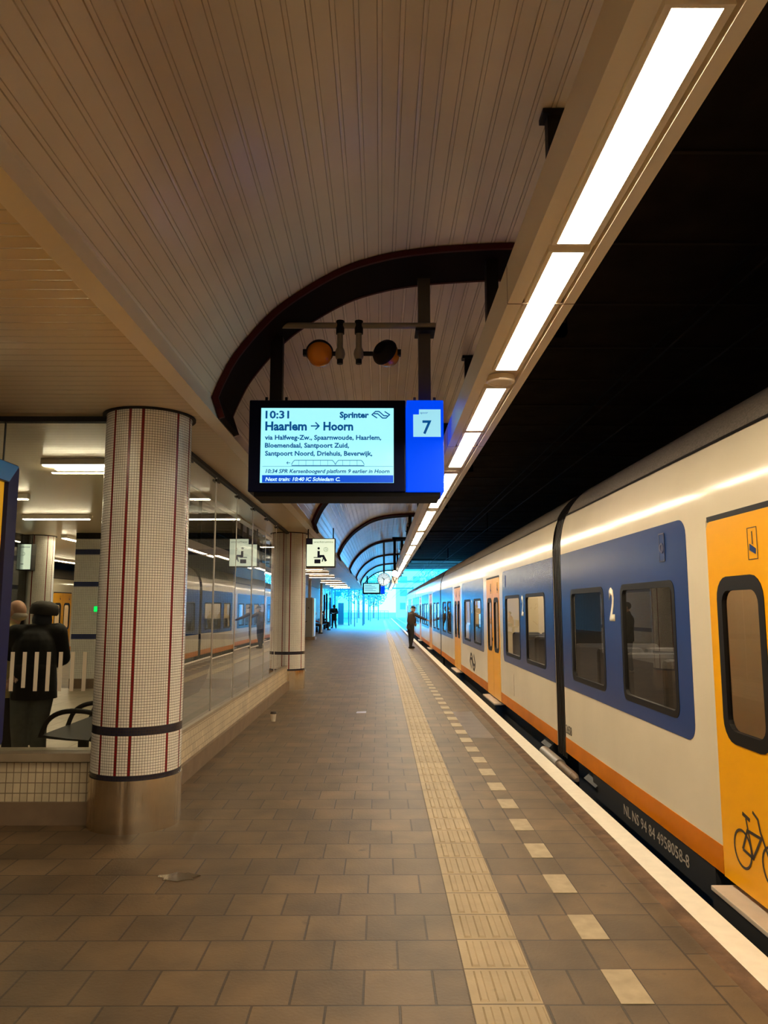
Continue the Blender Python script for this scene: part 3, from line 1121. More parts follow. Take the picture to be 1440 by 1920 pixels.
# ================================================================== departure displays
def display(xo, yo, zo, label, cat='departure display', detail=True, name='departure_display'):
    """xo, yo, zo: lower left front corner"""
    t = thing(name, (xo + .8, yo + .2, zo), label, cat)

    def P(px, py):   # pixel of the close-up -> local metres
        return (-0.99 + 1.09 + (px - 50) / 980 * 1.10 - 0.0, 3.25 - 2.545 - (py - 113) / 549 * 0.63)

    def fn(a, b, d):
        return (xo + a, yo - d, zo + b)
    Wd, H = 1.615, 0.775
    m = MB()
    m.bbox(xo, xo + 1.30, yo, yo + .45, zo, zo + H, 0.01)
    m.build('case', M_case, t)
    m = MB()
    m.box(xo + .05, xo + Wd - .03, yo + .02, yo + .43, zo - .035, zo + .002)
    m.build('base_tray', M_caseb, t)
    m = MB()
    m.bbox(xo + 1.308, xo + Wd, yo, yo + .45, zo, zo + H, 0.006)
    side = m.build('track_panel', M_pblue, t)
    # lit screen
    m = MB()
    x0, z1 = P(50, 113)
    x1, z0 = P(1030, 662)
    m.box(xo + x0, xo + x1, yo - .003, yo + .002, zo + z0, zo + z1)
    scr = m.build('screen', M_lcd, t)
    if not detail:
        return t

    def T(name, s, px0, px1, pyb, pyt, mt, shear=0.0, bold=0.026, cap=None, par=scr):
        a0, b0 = P(px0, pyb)
        a1, b1 = P(px1, pyt)
        text(name, s, mt, lambda a, b, d: fn(a, b, .0035 + d), a0, b0, a1 - a0, b1 - b0, par, bold, shear, cap)
    T('departure_time', '10:31', 82, 257, 189, 132, M_lcdt, bold=0.028)
    T('train_type', 'Sprinter', 630, 847, 184, 140, M_lcdt, bold=0.042)
    T('destination', 'Haarlem', 82, 389, 277, 212, M_lcdt, bold=0.036)
    T('destination', 'Hoorn', 511, 731, 277, 214, M_lcdt, bold=0.036)
    T('route_line', 'via Halfweg-Zw., Spaarnwoude, Haarlem,', 80, 938, 347, 312, M_lcdt, bold=0.028)
    T('route_line', 'Bloemendaal, Santpoort Zuid,', 82, 701, 405, 370, M_lcdt, bold=0.028)
    T('route_line', 'Santpoort Noord, Driehuis, Beverwijk,', 84, 872, 464, 429, M_lcdt, bold=0.028)
    T('notice_line', '10:34 SPR Kersenboogerd platform 9 earlier in Hoorn', 90, 1000, 591, 562, M_lcdt, shear=0.22, bold=0.022)
    m = MB()
    a0, b0 = P(66, 661)
    a1, b1 = P(1027, 607)
    m.box(xo + a0, xo + a1, yo - .005, yo - .002, zo + b0, zo + b1)
    m.build('blue_bar', M_lcdb, scr)
    a0, b0 = P(90, 649)
    a1, b1 = P(638, 621)
    text('next_train_line', 'Next train: 10:40 IC Schiedam C.', M_lcdw, lambda a, b, d: fn(a, b, .0055 + d), a0, b0, a1 - a0, b1 - b0, scr, 0.022, 0.22)
    m = MB()
    f2 = lambda a, b, d: fn(*P(a, b), .0035 + d)
    stroke(m, [(418, 246), (476, 246)], 9, f2)
    stroke(m, [(452, 219), (479, 246), (452, 273)], 9, f2)
    m.build('arrow', M_lcdt, scr)
    m = MB()
    stroke(m, [(908, 187), (870, 162), (896, 138), (922, 138), (958, 170), (985, 170)], 8, f2)
    stroke(m, [(963, 138), (1000, 162), (974, 187), (948, 187), (912, 155), (885, 155)], 8, f2, t=0.002)
    m.build('arrow_emblem', M_lcdt, scr)
    m = MB()
    stroke(m, [(270, 517), (245, 517)], 4, f2)
    stroke(m, [(255, 507), (245, 517), (255, 527)], 4, f2)
    for (a, b, l, r) in ((280, 602, 1, 1), (602, 814, 1, 1)):
        stroke(m, [(a, 530), (a + 8, 514), (a + 22, 498), (b - 22, 498), (b - 8, 514), (b, 530)], 4, f2)
        stroke(m, [(a, 537), (b, 537)], 6, f2)
        k = 333 if a == 280 else 655
        while k < b - 20:
            stroke(m, [(k, 498), (k, 536)], 2, f2)
            k += 53
    stroke(m, [(66, 543), (1027, 543)], 2, f2)
    m.build('train_diagram', M_lcdt, scr)
    # track number
    m = MB()
    m.plate([P(*p) for p in [(1218, 122), (1378, 122), (1378, 325), (1175, 325), (1175, 160), (1218, 160)]][::-1], [], lambda a, b, d: fn(a, b, .002 + d), .002)
    pl_ = m.build('number_plate', M_ppale, side)
    a0, b0 = P(1243, 301)
    a1, b1 = P(1310, 200)
    text('track_number', '7', M_lcdt, lambda a, b, d: fn(a, b, .0045 + d), a0, b0, a1 - a0, b1 - b0, side, 0.02)
    a0, b0 = P(1226, 154)
    a1, b1 = P(1285, 138)
    text('track_word', 'spoor', M_lcdt, lambda a, b, d: fn(a, b, .0045 + d), a0, b0, a1 - a0, b1 - b0, side, 0.0)
    return t


d1 = display(-1.09, 6.08, 2.545, 'large departure display hanging under the nearest arch, showing Haarlem to Hoorn')
for x in (-0.895, 0.38):
    m = MB()
    zt = 3.93 if x < 0 else 4.46
    m.box(x - .052, x + .052, 6.235, 6.335, 3.32, zt)
    m.box(x - .075, x + .075, 6.22, 6.35, 3.318, 3.335)
    for sx in (-.085, .085):
        m.tube((x + sx, 6.285, 3.33), (x + sx, 6.285, 3.40), 0.012)
    m.build('hanging_post', M_post if x > 0 else M_black, d1)
# amber lamps on the cross pipe
t = thing('warning_lamp_bar', (-0.25, 6.2, 4.0), 'grey cross pipe with two round amber warning lamps above the departure display', 'warning lamp')
m = MB()
m.tube((-1.0, 6.18, 4.005), (0.475, 6.18, 4.005), 0.026, n=16)
m.build('cross_pipe', M_pipe, t, True)
m = MB()
m.bbox(0.30, 0.47, 6.15, 6.36, 3.955, 3.98, 0.004)
m.build('bracket', M_black, t)
for sx, xp in ((-1, -0.345), (1, -0.185)):
    m = MB()
    m.tube((xp, 6.18, 3.93), (xp, 6.18, 4.045), 0.036, n=16)
    m.build('clamp', M_black, t, True)
    m = MB()
    m.lathe((xp, 6.18, 3.70), (0, 0, 1), [(0.0, 0.02), (0.01, 0.035), (0.05, 0.045), (0.08, 0.04), (0.11, 0.026), (0.24, 0.025)], 20)
    m.build('stem', M_pipe, t, True)
    m = MB()
    m.tube((xp, 6.18, 3.665), (xp, 6.18, 3.71), 0.026, n=16)
    m.build('end_cap', M_black, t, True)
    xc = -0.52 if sx < 0 else 0.035
    m = MB()
    m.tube((xp, 6.18, 3.755), (xc + sx * -.10, 6.18, 3.755), 0.02, n=10)
    m.build('arm', M_black, t, True)
    ax = Vector((0.06, -0.62, -0.78)) if sx < 0 else Vector((0.60, 0.78, -0.30))
    ax.normalize()
    c = Vector((xc, 6.18, 3.77))
    m = MB()
    m.lathe(c, ax, [(-0.07, 0.0), (-0.068, 0.06), (-0.03, 0.105), (0.0, 0.118), (0.012, 0.118), (0.012, 0.105)], 32)
    hs = m.build('lamp_housing', M_black, t, True)
    m = MB()
    m.lathe(c, ax, [(0.008, 0.107), (0.05, 0.104), (0.09, 0.092), (0.125, 0.066), (0.142, 0.035), (0.148, 0.0)], 32)
    m.build('amber_lens', M_amber, hs, True)
    m = MB()
    m.box(xc + sx * .125 - .015, xc + sx * .125 + .015, 6.15, 6.20, 3.735, 3.785)
    m.build('side_bolt', M_black, t)

# second, far display
d2 = display(-1.28, 54.5, 2.63, 'small far departure display hanging near the end of the roof', detail=False)
m = MB()
m.box(-1.0, -0.9, 54.6, 54.7, 3.4, 3.9)
m.build('hanging_post', M_black, d2)
m = MB()
m.box(0.065, 0.245, 54.494, 54.4995, 3.17, 3.36)
m.build('number_plate', M_ppale, d2)
for k, wd in enumerate((.5, .75, .85, .6, .8)):
    m = MB()
    m.box(-1.12, -1.12 + wd, 54.494, 54.4968, 3.22 - .1 * k, 3.25 - .1 * k)
    m.build('text_line', M_lcdt, d2)

# waiting-room sign
t = thing('waiting_room_sign', (-1.14, 14.25, 2.38), 'lit white waiting room sign with seated figure pictogram beside the second column', 'sign')


def ws(a, b, d):      # unit square -> face
    return (-1.395 + a * .525, 14.195 - d, 2.385 + b * .515)


m = MB()
m.bbox(-1.41, -0.855, 14.2, 14.40, 2.365, 2.915, 0.008)
m.build('case', M_black, t)
m = MB()
m.plate([ws(*p, 0)[0::2] for p in [(0, 0), (1, 0), (1, 1), (.21, 1), (.21, .80), (0, .80)]], [], lambda a, b, d: (a, 14.197 + d, b), .004)
fc = m.build('lit_face', M_signface, t)
m = MB()
m.box(-1.395, -1.285, 14.196, 14.2, 2.80, 2.9)
m.build('corner_square', M_signtxt, t)
text('sign_word', 'wachtruimte', M_signgrey, ws, 0.25, 0.86, 0.70, 0.075, fc)
m = MB()
m.plate([(.43 + .045 * math.cos(k * .3927), .655 + .045 * math.sin(k * .3927)) for k in range(16)], [], lambda a, b, d: ws(a, b, .001 + d), .002)
stroke(m, [(.43, .56), (.43, .37), (.60, .37), (.70, .18)], .085, lambda a, b, d: ws(a, b, .001 + d), .002)
stroke(m, [(.62, .36), (.56, .16)], .035, lambda a, b, d: ws(a, b, .001 + d), .002)
stroke(m, [(.25, .32), (.52, .32)], .028, lambda a, b, d: ws(a, b, .001 + d), .002)
m.plate(rrect(.28, .50, .10, .25, .015), [], lambda a, b, d: ws(a, b, .001 + d), .002)
m.build('seated_pictogram', M_signtxt, fc)
m = MB()
stroke(m, [(.69 + .075 * math.cos(k * .2618), .615 + .075 * math.sin(k * .2618)) for k in range(24)], .012, lambda a, b, d: ws(a, b, .001 + d), .002, closed=True)
stroke(m, [(.69, .665), (.69, .615), (.73, .59)], .012, lambda a, b, d: ws(a, b, .001 + d), .002)
m.build('clock_pictogram', M_signgrey, fc)
for x in (-1.38, -0.9):
    m = MB()
    m.tube((x, 14.3, 2.91), (x, 14.3, 3.10 if x < -1.3 else 3.12), 0.012)
    m.build('hanger', M_black, t)
# the same sign for the far side of the platform
t2 = copy_tree(t)
t2.location.x += -6.3
t2.location.y += 1.2
t2['label'] = 'lit waiting room sign seen through the glass at the far left'

# ================================================================== train
TX = 2.0
TC = 3.42
ZB, ZO, ZP0, ZP1 = 0.07, 0.225, 0.755, 2.185


def train_car(name, y0, y1, panels, doors, windows, label, numbers=(), nose=False, seats=True, detail=True, dark_end=0.0):
    yc = (y0 + y1) / 2
    root = thing(name, (TC, yc, -0.95), label, 'train car', 'coupled cars of the near train' if detail else None)

    def side(sgn):
        X = TC + sgn * (TC - TX)     # sgn -1: platform side
        return lambda a, b, d: (X - sgn * d, a, b)

    near, far = side(-1), side(1)
    xin = 0.035
    WZ0, WZ1 = 0.875, 1.78
    # door openings cut through, window openings cut through
    dz1 = 2.13
    segs = []
    cur = y0
    for a, b in sorted(doors):
        segs.append((cur, a))
        cur = b
    segs.append((cur, y1))
    for fnc in (near, far):
        m = MB()
        for a, b in segs:
            hs = [rrect(w0, w1, WZ0, WZ1, 0.07) for (w0, w1) in windows if w0 > a and w1 < b]
            m.plate([(a, ZB), (b, ZB), (b, 2.2), (a, 2.2)], hs, fnc, xin)
        for a, b in doors:
            m.plate([(a, dz1), (b, dz1), (b, 2.2), (a, 2.2)], [], fnc, xin)
        m.build('side_wall', M_twhite, root)
        for a, b in segs:
            m = MB()
            m.plate([(a, ZB - .004), (b, ZB - .004), (b, ZO), (a, ZO)], [], lambda p, q, d: fnc(p, q, -.003 + d), .006)
            m.build('orange_band', M_tor, root)
        for (a, b, c0, c1) in panels:
            hs = [rrect(w0, w1, WZ0, WZ1, 0.07) for (w0, w1) in windows if w0 > a and w1 < b]
            m = MB()
            m.plate(rrect(a, b, ZP0, ZP1, 0.11, 6, (c1, c0, c0, c1)), hs, lambda p, q, d: fnc(p, q, -.003 + d), .006)
            m.build('blue_panel', M_tblue, root)
        for (w0, w1) in windows:
            m = MB()
            m.plate(rrect(w0 - .012, w1 + .012, WZ0 - .012, WZ1 + .012, .08), [rrect(w0 + .035, w1 - .035, WZ0 + .035, WZ1 - .035, .05)], lambda p, q, d: fnc(p, q, -.006 + d), .03)
            wfr = m.build('window_frame', M_rubber, root)
            m = MB()
            m.plate(rrect(w0, w1, WZ0, WZ1, .06), [], lambda p, q, d: fnc(p, q, .012 + d), .001, cap_back=False)
            m.build('pane', M_tglass, wfr)
        for (a, b) in doors:
            mid = (a + b) / 2
            for (l0, l1) in ((a + .004, mid - .006), (mid + .006, b - .004)):
                c0 = 1 if l0 < mid - .1 else 0
                lw0 = l0 + .13 if not c0 else l0 + .13
                w0, w1 = l0 + .135, l1 - .135
                m = MB()
                m.plate(rrect(l0, l1, ZB - .01, 2.12, .06, 4, (0 if c0 else 1, 1 if c0 else 0, 0, 0)), [rrect(w0, w1, 0.88, 1.74, .1)], lambda p, q, d: fnc(p, q, -.002 + d), .03)
                lf = m.build('door', M_tyel, root)
                m = MB()
                m.plate(rrect(w0 - .03, w1 + .03, 0.84, 1.78, .13), [rrect(w0 + .03, w1 - .03, 0.91, 1.70, .08)], lambda p, q, d: fnc(p, q, -.006 + d), .03)
                m.build('door_window_frame', M_rubber, lf)
                m = MB()
                m.plate(rrect(w0, w1, 0.88, 1.74, .08), [], lambda p, q, d: fnc(p, q, .012 + d), .001, cap_back=False)
                m.build('door_pane', M_tglass, lf)
                # small camera symbol high on each leaf
                cyy = (l0 + .19) if fnc is near else (l1 - .19)
                m = MB()
                stroke(m, [(cyy - .05, 1.86), (cyy + .05, 1.86), (cyy + .05, 2.03), (cyy - .05, 2.03)], .004, lambda p, q, d: fnc(p, q, -.003 - d), closed=True)
                stroke(m, [(cyy, 2.01), (cyy, 1.94)], .008, lambda p, q, d: fnc(p, q, -.003 - d))
                m.plate([(cyy + .03, 1.945), (cyy - .035, 1.915), (cyy - .03, 1.885), (cyy + .033, 1.91)], [], lambda p, q, d: fnc(p, q, -.005 + d), .002, mi=1)
                m.build('camera_symbol', [M_ink, M_tblue], lf)
            m = MB()
            m.box(*sorted((fnc(0, 0, -.001)[0], fnc(0, 0, .05)[0])), mid - .012, mid + .012, ZB, 2.12)
            m.build('door_seal', M_rubber, root)
            m = MB()
            m.box(*sorted((fnc(0, 0, -.003)[0], fnc(0, 0, .05)[0])), a + .02, b - .02, 2.118, 2.15)
            m.build('door_header', M_rubber, root)
            if fnc is near:
                m = MB()
                m.bbox(1.89, 2.06, a + .06, b - .06, 0.004, 0.03, 0.004)
                m.box(1.895, 1.91, a + .07, b - .07, -0.16, 0.006, 1)
                m.build('door_step', [M_step, M_under], root)
                m = MB()
                m.lathe(near(b - .68 + .0, 1.05, 0), (-1, 0, 0), [(0, .035), (.012, .035), (.014, .02), (.016, 0)], 14)
                m.build('door_button', M_black, root)
    # curved upper side and roof
    for sgn in (-1, 1):
        k = lambda x: TC + sgn * (TC - x)
        m = MB()
        pr = [(TX, 2.2), (TX + .004, 2.3), (TX + .018, 2.42), (TX + .04, 2.52), (TX + .075, 2.62)]
        pr = [(p.x, p.y) for p in catmull(pr, 4)]
        m.extr([(k(x), z) for x, z in pr], y0, y1)
        m.build('cant_panel', M_twhite, root, True)
        m = MB()
        m.extr([(k(TX + .068), 2.612), (k(TX + .078), 2.636)], y0, y1)
        m.build('roof_seam', M_rubber, root)
    m = MB()
    rp = [(TX + .078, 2.632), (TX + .14, 2.74), (TX + .26, 2.87), (TX + .45, 2.97), (TX + .8, 3.04), (TC, 3.07)]
    rp = [(p.x, p.y) for p in catmull(rp, 4)]
    rp = rp + [(2 * TC - x, z) for x, z in rp[::-1][1:]]
    m.extr(rp, y0 + .05 + dark_end, y1 - .05)
    m.build('roof', M_troof, root, True)
    if dark_end:
        m = MB()
        m.extr([(x, z - .004) for x, z in rp], y0 + .05, y0 + .05 + dark_end)
        m.build('roof_end', M_under, root, True)
    # ends
    en = [(TX + .01, ZB), (TX + .01, 2.25), (TX + .078, 2.62)] + rp[1:-1] + [(2 * TC - TX - .078, 2.62), (2 * TC - TX - .01, 2.25), (2 * TC - TX - .01, ZB)]
    for ye, on in ((y0 + .02, True), (y1 - .02, not nose)):
        if on:
            m = MB()
            m.add([(x, ye, z) for x, z in en], [tuple(range(len(en)))])
            m.build('end_wall', M_under, root)
    # interior
    m = MB()
    m.box(TX + .04, 2 * TC - TX - .04, y0 + .05, y1 - .05, 0.06, 0.11)
    m.build('car_floor', M_plinth, root)
    m = MB()
    m.box(TX + .1, 2 * TC - TX - .1, y0 + .05, y1 - .05, 2.28, 2.31)
    m.build('car_ceiling', M_tint, root)
    m = MB()
    for x in (TC - .55, TC + .55):
        m.box(x - .08, x + .08, y0 + .3, y1 - .3, 2.255, 2.282)
    m.build('ceiling_light_strip', M_tlight, root)
    ysp = sorted([a for a, b in doors] + [b for a, b in doors])
    for yy in ysp:
        m = MB()
        m.box(TX + .05, TX + .85, yy - .015, yy + .015, 0.11, 2.28)
        m.build('partition', M_tint, root)
    if seats:
        sy = []
        for (a, b, c0, c1) in panels:
            y = a + .55
            while y < b - .3:
                sy.append(y)
                y += .85
        for y in sy:
            for xs in (TX + .10, TC + .42):
                m = MB()
                m.bbox(xs, xs + .90, y - .22, y + .22, 0.42, 0.54, 0.03)
                m.bbox(xs, xs + .44, y + .16, y + .28, 0.5, 1.22, 0.04)
                m.bbox(xs + .46, xs + .90, y + .16, y + .28, 0.5, 1.22, 0.04)
                m.build('passenger_seat', M_seat, root)
    # underframe
    m = MB()
    m.box(TX + .09, 2 * TC - TX - .09, y0 + .15, y1 - .15, -0.42, 0.07)
    m.box(TX + .35, 2 * TC - TX - .35, y0 + 1, y1 - 1, -0.62, -0.42)
    m.build('underframe', M_under, root)
    for yb in ((y0 + 2.2, y1 - 2.2) if detail else (y0 + 2.2,)):
        for dy in (-1.1, 1.1):
            m = MB()
            for sx in (-.72, .72):
                m.lathe((TC + sx - .07, yb + dy, -0.49), (1, 0, 0), [(0, .05), (0, .42), (.03, .44), (.03, .40), (.13, .40), (.13, .05)], 24)
            m.tube((TC - .8, yb + dy, -.49), (TC + .8, yb + dy, -.49), .08)
            m.build('wheelset', M_under, root, True)
    # class numbers beside the windows
    for yn in numbers:
        text('class_number', '2', M_cream, lambda a, b, d: (TX - .0035 - d, -a, b), -(yn + .075), 1.50, .15, .28, root, 0.03)
    return root


carA = train_car('train_car', -8.3, 8.30, [(4.88, 8.30, 1, 0), (-0.9, 2.72, 1, 1), (-8.3, -3.3, 0, 1)], [(3.04, 4.57), (-2.85, -1.3)],
                 [(5.12, 6.25), (6.75, 7.9), (-0.5, .6), (1.1, 2.25), (-7.7, -6.5), (-5.3, -4.1)],
                 'nearest white train car with bicycle symbol door, at the right edge', numbers=(6.50,))
carB = train_car('train_car.001', 8.70, 24.80, [(8.70, 12.32, 0, 1), (14.62, 18.45, 1, 1), (20.85, 24.80, 1, 0)], [(12.65, 14.18), (18.85, 20.38)],
                 [(9.17, 10.38), (10.82, 12.07), (15.0, 16.15), (16.75, 17.95), (21.3, 22.5), (23.0, 24.2)],
                 'second train car from the right, with emblem under its middle windows', numbers=(10.60, 16.45))
carC = train_car('train_car.002', 25.15, 42.6, [(25.15, 28.75, 0, 1), (31.2, 36.4, 1, 1), (38.9, 42.6, 1, 0)], [(29.25, 30.78), (36.9, 38.43)],
                 [(25.6, 26.8), (27.25, 28.4), (31.6, 32.8), (33.2, 34.4), (34.8, 36.0), (39.3, 40.5), (41.0, 42.2)],
                 'third train car, whose door the man in a cap is touching', dark_end=3.2)
carD = train_car('train_car.003', 42.95, 59.4, [(42.95, 46.6, 0, 1), (49.0, 53.5, 1, 1)], [(47.0, 48.53), (54.0, 55.53)],
                 [(43.4, 44.6), (45.0, 46.2), (49.4, 50.6), (51.4, 52.6)],
                 'farthest train car with the sloping cab at the platform end', nose=True, dark_end=3.0)
# cab nose
m = MB()
secs = []
base = [(TX, ZB), (TX, 2.2), (TX + .075, 2.62), (TX + .26, 2.87), (TX + .8, 3.04), (TC, 3.07), (2 * TC - TX - .8, 3.04), (2 * TC - TX - .26, 2.87), (2 * TC - TX - .075, 2.62), (2 * TC - TX, 2.2), (2 * TC - TX, ZB)]
for (dy, sx, top) in ((0, 1, 1), (.6, .97, .97), (1.2, .9, .86), (1.7, .8, .62), (1.95, .7, .42)):
    secs.append([(TC + (x - TC) * sx, 59.4 + dy, ZB + (z - ZB) * top) for x, z in base])
nb = len(base)
vs = [p for s_ in secs for p in s_]
fs = [(j * nb + i, j * nb + i + 1, (j + 1) * nb + i + 1, (j + 1) * nb + i) for j in range(len(secs) - 1) for i in range(nb - 1)]
fs.append(tuple(range((len(secs) - 1) * nb, len(secs) * nb)))
m.add(vs, fs)
m.build('cab_nose', M_tyel, carD, True)

# gangways between the cars
for par, a, b in ((carA, 8.28, 8.72), (carB, 24.78, 25.17), (carC, 42.58, 42.97)):
    m = MB()
    k = 6
    for i in range(k):
        ya = a + (b - a) * i / k
        yb_ = a + (b - a) * (i + 1) / k
        for (o0, o1, y_0, y_1) in ((.004, .004, ya, ya + (yb_ - ya) * .55), (.03, .03, ya + (yb_ - ya) * .55, yb_)):
            pr = [(TX + o0, .0), (TX + o0, 2.25), (TX + .07 + o0, 2.6), (TX + .3 + o0, 2.84), (TC, 2.98), (2 * TC - TX - .3 - o0, 2.84), (2 * TC - TX - .07 - o0, 2.6), (2 * TC - TX - o0, 2.25), (2 * TC - TX - o0, .0)]
            m.extr(pr, y_0, y_1, closed=True)
    m.build('gangway_bellows', M_bellow, par)
# details on the near car
fa = lambda a, b, d: (TX - .0035 - d, -a, b)
text('fleet_number', '2658', M_ink, fa, -8.27, 0.272, .24, .095, carA, 0.0)
m = MB()
m.box(TX + .002, TX + .10, 4.7, 7.3, -0.14, 0.064)
m.build('sill_plate', M_under, carA)
text('vehicle_number', 'NL NS 94 84 4958058-8', M_grey_t, lambda a, b, d: (TX + .0015 - d, -a, b), -6.40, -0.075, 1.31, .085, carA, 0.0)
# bicycle symbol on the door
bk = lambda a, b, d: (TX - .0035 - d, 4.415 - a, b)
m = MB()


def ring(cx, cz, r, w):
    stroke(m, [(cx + r * math.cos(k * .2244), cz + r * math.sin(k * .2244)) for k in range(28)], w, bk, closed=True)


ring(.10, .285, .098, .013)
ring(.415, .285, .098, .013)
stroke(m, [(.10, .285), (.165, .40), (.315, .40), (.215, .27), (.10, .285)], .016, bk)
stroke(m, [(.215, .27), (.155, .46)], .013, bk)
stroke(m, [(.118, .478), (.20, .462)], .02, bk)
stroke(m, [(.415, .285), (.31, .43), (.29, .49), (.235, .515)], .015, bk)
m.build('bicycle_symbol', M_ink, carA)
# push plate on the near door and round grab points seen inside
m = MB()
m.bbox(TX - .012, TX + .004, 3.78, 3.81, 0.95, 1.10, .004)
m.build('door_handle', M_black, carA)
m = MB()
m.box(TX + .84, TX + .88, 3.1, 4.5, 0.12, 2.27)
m.build('vestibule_panel', M_tint, carA)
m = MB()
m.bbox(3.2, 3.25, 5.35, 5.75, 1.45, 1.7, .01)
m.build('passenger_screen', M_screen_s, carA)
# cover with ring in the blue panel
m = MB()
m.bbox(TX - .008, TX + .0, 5.24, 5.33, 1.93, 2.12, .004)
m.lathe((TX - .008, 5.285, 2.02), (-1, 0, 0), [(0, .038), (.004, .038), (.004, .024), (.001, .022), (.001, 0)], 20, mi=1)
stroke(m, [(5.238, 1.928), (5.332, 1.928), (5.332, 2.122), (5.238, 2.122)], .008, lambda a, b, d: (TX - .0085 - d, a, b), mi=1, closed=True)
m.build('lamp_cover', [M_tblue, M_frameb2], carA)
m = MB()
m.bbox(TX - .008, TX + .0, 12.0, 12.09, 1.93, 2.12, .004)
m.build('lamp_cover', M_tblue, carB)
# emblem on the second car
em = lambda a, b, d: (TX - .0035 - d, 16.98 - a, b)
m = MB()
stroke(m, [(.28, .30), (.04, .45), (.20, .60), (.36, .60), (.64, .40), (.84, .40)], .055, em)
stroke(m, [(.72, .60), (.96, .45), (.80, .30), (.64, .30), (.36, .50), (.14, .50)], .055, em, t=.002)
m.build('arrow_emblem', M_ink, carB)
m = MB()
m.box(TX - .0045, TX - .001, 11.42, 11.46, .30, .62)
m.build('small_label', M_grey_t, carB)
# damper rod hanging between the first two cars
m = MB()
m.tube((1.93, 8.30, -.07), (1.93, 9.08, -.07), .062, n=18)
m.tube((1.93, 7.72, -.07), (1.93, 8.32, -.07), .046, n=18, mi=1)
m.tube((1.93, 7.60, -.07), (1.93, 7.73, -.07), .02, .046, n=18, mi=1)
m.build('damper_rod', [M_pipe, M_plinth], carA, True)
for y in (7.35, 9.3):
    m = MB()
    m.extr([(1.98, -.04), (2.09, .05), (2.09, -.10)], y - .2, y + .2, closed=True)
    m.build('bracket_wedge', M_case2, carA)
# the other train, across the island platform: copies turned about
for src, dy, lab in ((carB, 40.07, 'white train car with yellow doors seen through the waiting room'),):
    c = copy_tree(src)
    c['label'] = lab
    if 'group' in c:
        del c['group']
    c.location = (-11.2 - (TC - TX), dy - src.location.y, -0.95)
    c.rotation_euler = (0, 0, PI)
    c2 = copy_tree(carA)
    c2['label'] = 'second white train car of the train across the platform, left of the yellow doors'
    if 'group' in c2:
        del c2['group']
    c2.location = (-11.2 - (TC - TX), 40.07 - 24.8 - .35 - 8.3, -0.95)

# ------------------------------------------------------------------ tracks and catenary
for xc, lab in ((TC, 'railway track beneath the near train, running on past the platform end'), (-12.62, 'railway track on the far side of the island platform')):
    t = thing('railway_track', (xc, 60, -1.05), lab, 'railway track')
    for sx in (-.75, .75):
        m = MB()
        m.extr([(xc + sx - .07, -1.05), (xc + sx + .07, -1.05), (xc + sx + .02, -1.02), (xc + sx + .035, -.93), (xc + sx - .035, -.93), (xc + sx - .02, -1.02)], Y0 + .02, 195, closed=True)
        m.build('rail', M_rail, t)
for xc, lab in ((3.42, 'overhead wires and brackets above the near train'),):
    t = thing('overhead_wire', (xc, 40, 4.4), lab, 'overhead wire')
    for dx, z in ((-.35, 4.35), (.3, 4.35), (-.1, 4.75)):
        m = MB()
        m.tube((xc + dx, 5, z), (xc + dx, 200, z - .2), .014, n=6)
        m.build('wire', M_black, t)
    for y in (28.0, 44.5):
        m = MB()
        m.tube((1.52, y, 4.45), (xc + .6, y, 4.45), .03, n=8)
        m.tube((xc + .6, y, 4.45), (xc + .6, y, 5.17), .03, n=8)
        m.lathe((1.75, y, 4.45), (1, 0, 0), [(0, .03), (.03, .06), (.06, .03), (.09, .06), (.12, .03), (.15, .06), (.18, .03)], 12)
        m.build('bracket', M_black, t, True)

# ================================================================== clock, V signal
t = thing('platform_clock', (0.16, 32.8, 2.84), 'round white station clock hanging from a post in the distance', 'clock')
m = MB()
m.lathe((0.16, 32.8, 2.84), (0, -1, 0), [(-.1, 0), (-.1, .27), (.0, .29), (.02, .29), (.02, .262)], 40)
m.build('rim', M_pipe, t, True)
m = MB()
m.lathe((0.16, 32.785, 2.84), (0, -1, 0), [(0, .265), (.001, 0)], 40)
fc = m.build('dial', M_clock, t)
cf = lambda a, b, d: (0.16 + a, 32.782 - d, 2.84 + b)
m = MB()
for k in range(12):
    an = PI / 6 * k
    stroke(m, [(.20 * math.sin(an), .20 * math.cos(an)), (.24 * math.sin(an), .24 * math.cos(an))], .022, cf)
m.build('hour_mark', M_ink, fc)
for nm, hr, ln, w in (('hour_hand', 10.5, .13, .03), ('minute_hand', 6.2, .21, .024), ('second_hand', 2.0, .2, .01)):
    an = hr / 12 * 2 * PI
    m = MB()
    stroke(m, [(-.04 * math.sin(an), -.04 * math.cos(an)), (ln * math.sin(an), ln * math.cos(an))], w, cf, .003)
    m.build(nm, M_ink if nm != 'second_hand' else M_ribred, fc)
m = MB()
m.box(0.12, 0.20, 32.78, 32.86, 3.12, 4.54)
m.build('post', M_post, t)
t = thing('departure_signal', (0.53, 27.6, 2.7), 'lit white signal lamp above a pale V plate, right of the clock', 'signal')
m = MB()
m.lathe((0.53, 27.58, 2.85), (0, -1, 0), [(-.08, 0), (-.08, .12), (.0, .13), (.015, .13), (.015, .11)], 24)
m.build('housing', M_black, t, True)
m = MB()
m.lathe((0.53, 27.57, 2.85), (0, -1, 0), [(0, .115), (.015, .08), (.022, 0)], 24)
m.build('lamp', M_sigw, t, True)
m = MB()
m.bbox(0.42, 0.64, 27.58, 27.62, 2.49, 2.73, .01)
m.build('letter_plate', M_vplate, t)
m = MB()
stroke(m, [(.46, 2.70), (.53, 2.53), (.60, 2.70)], .035, lambda a, b, d: (a, 27.578 - d, b))
m.build('letter', M_ink, t)
m = MB()
m.box(0.48, 0.575, 27.56, 27.64, 2.98, 4.20)
m.box(0.44, 1.06, 27.56, 27.64, 4.10, 4.20)
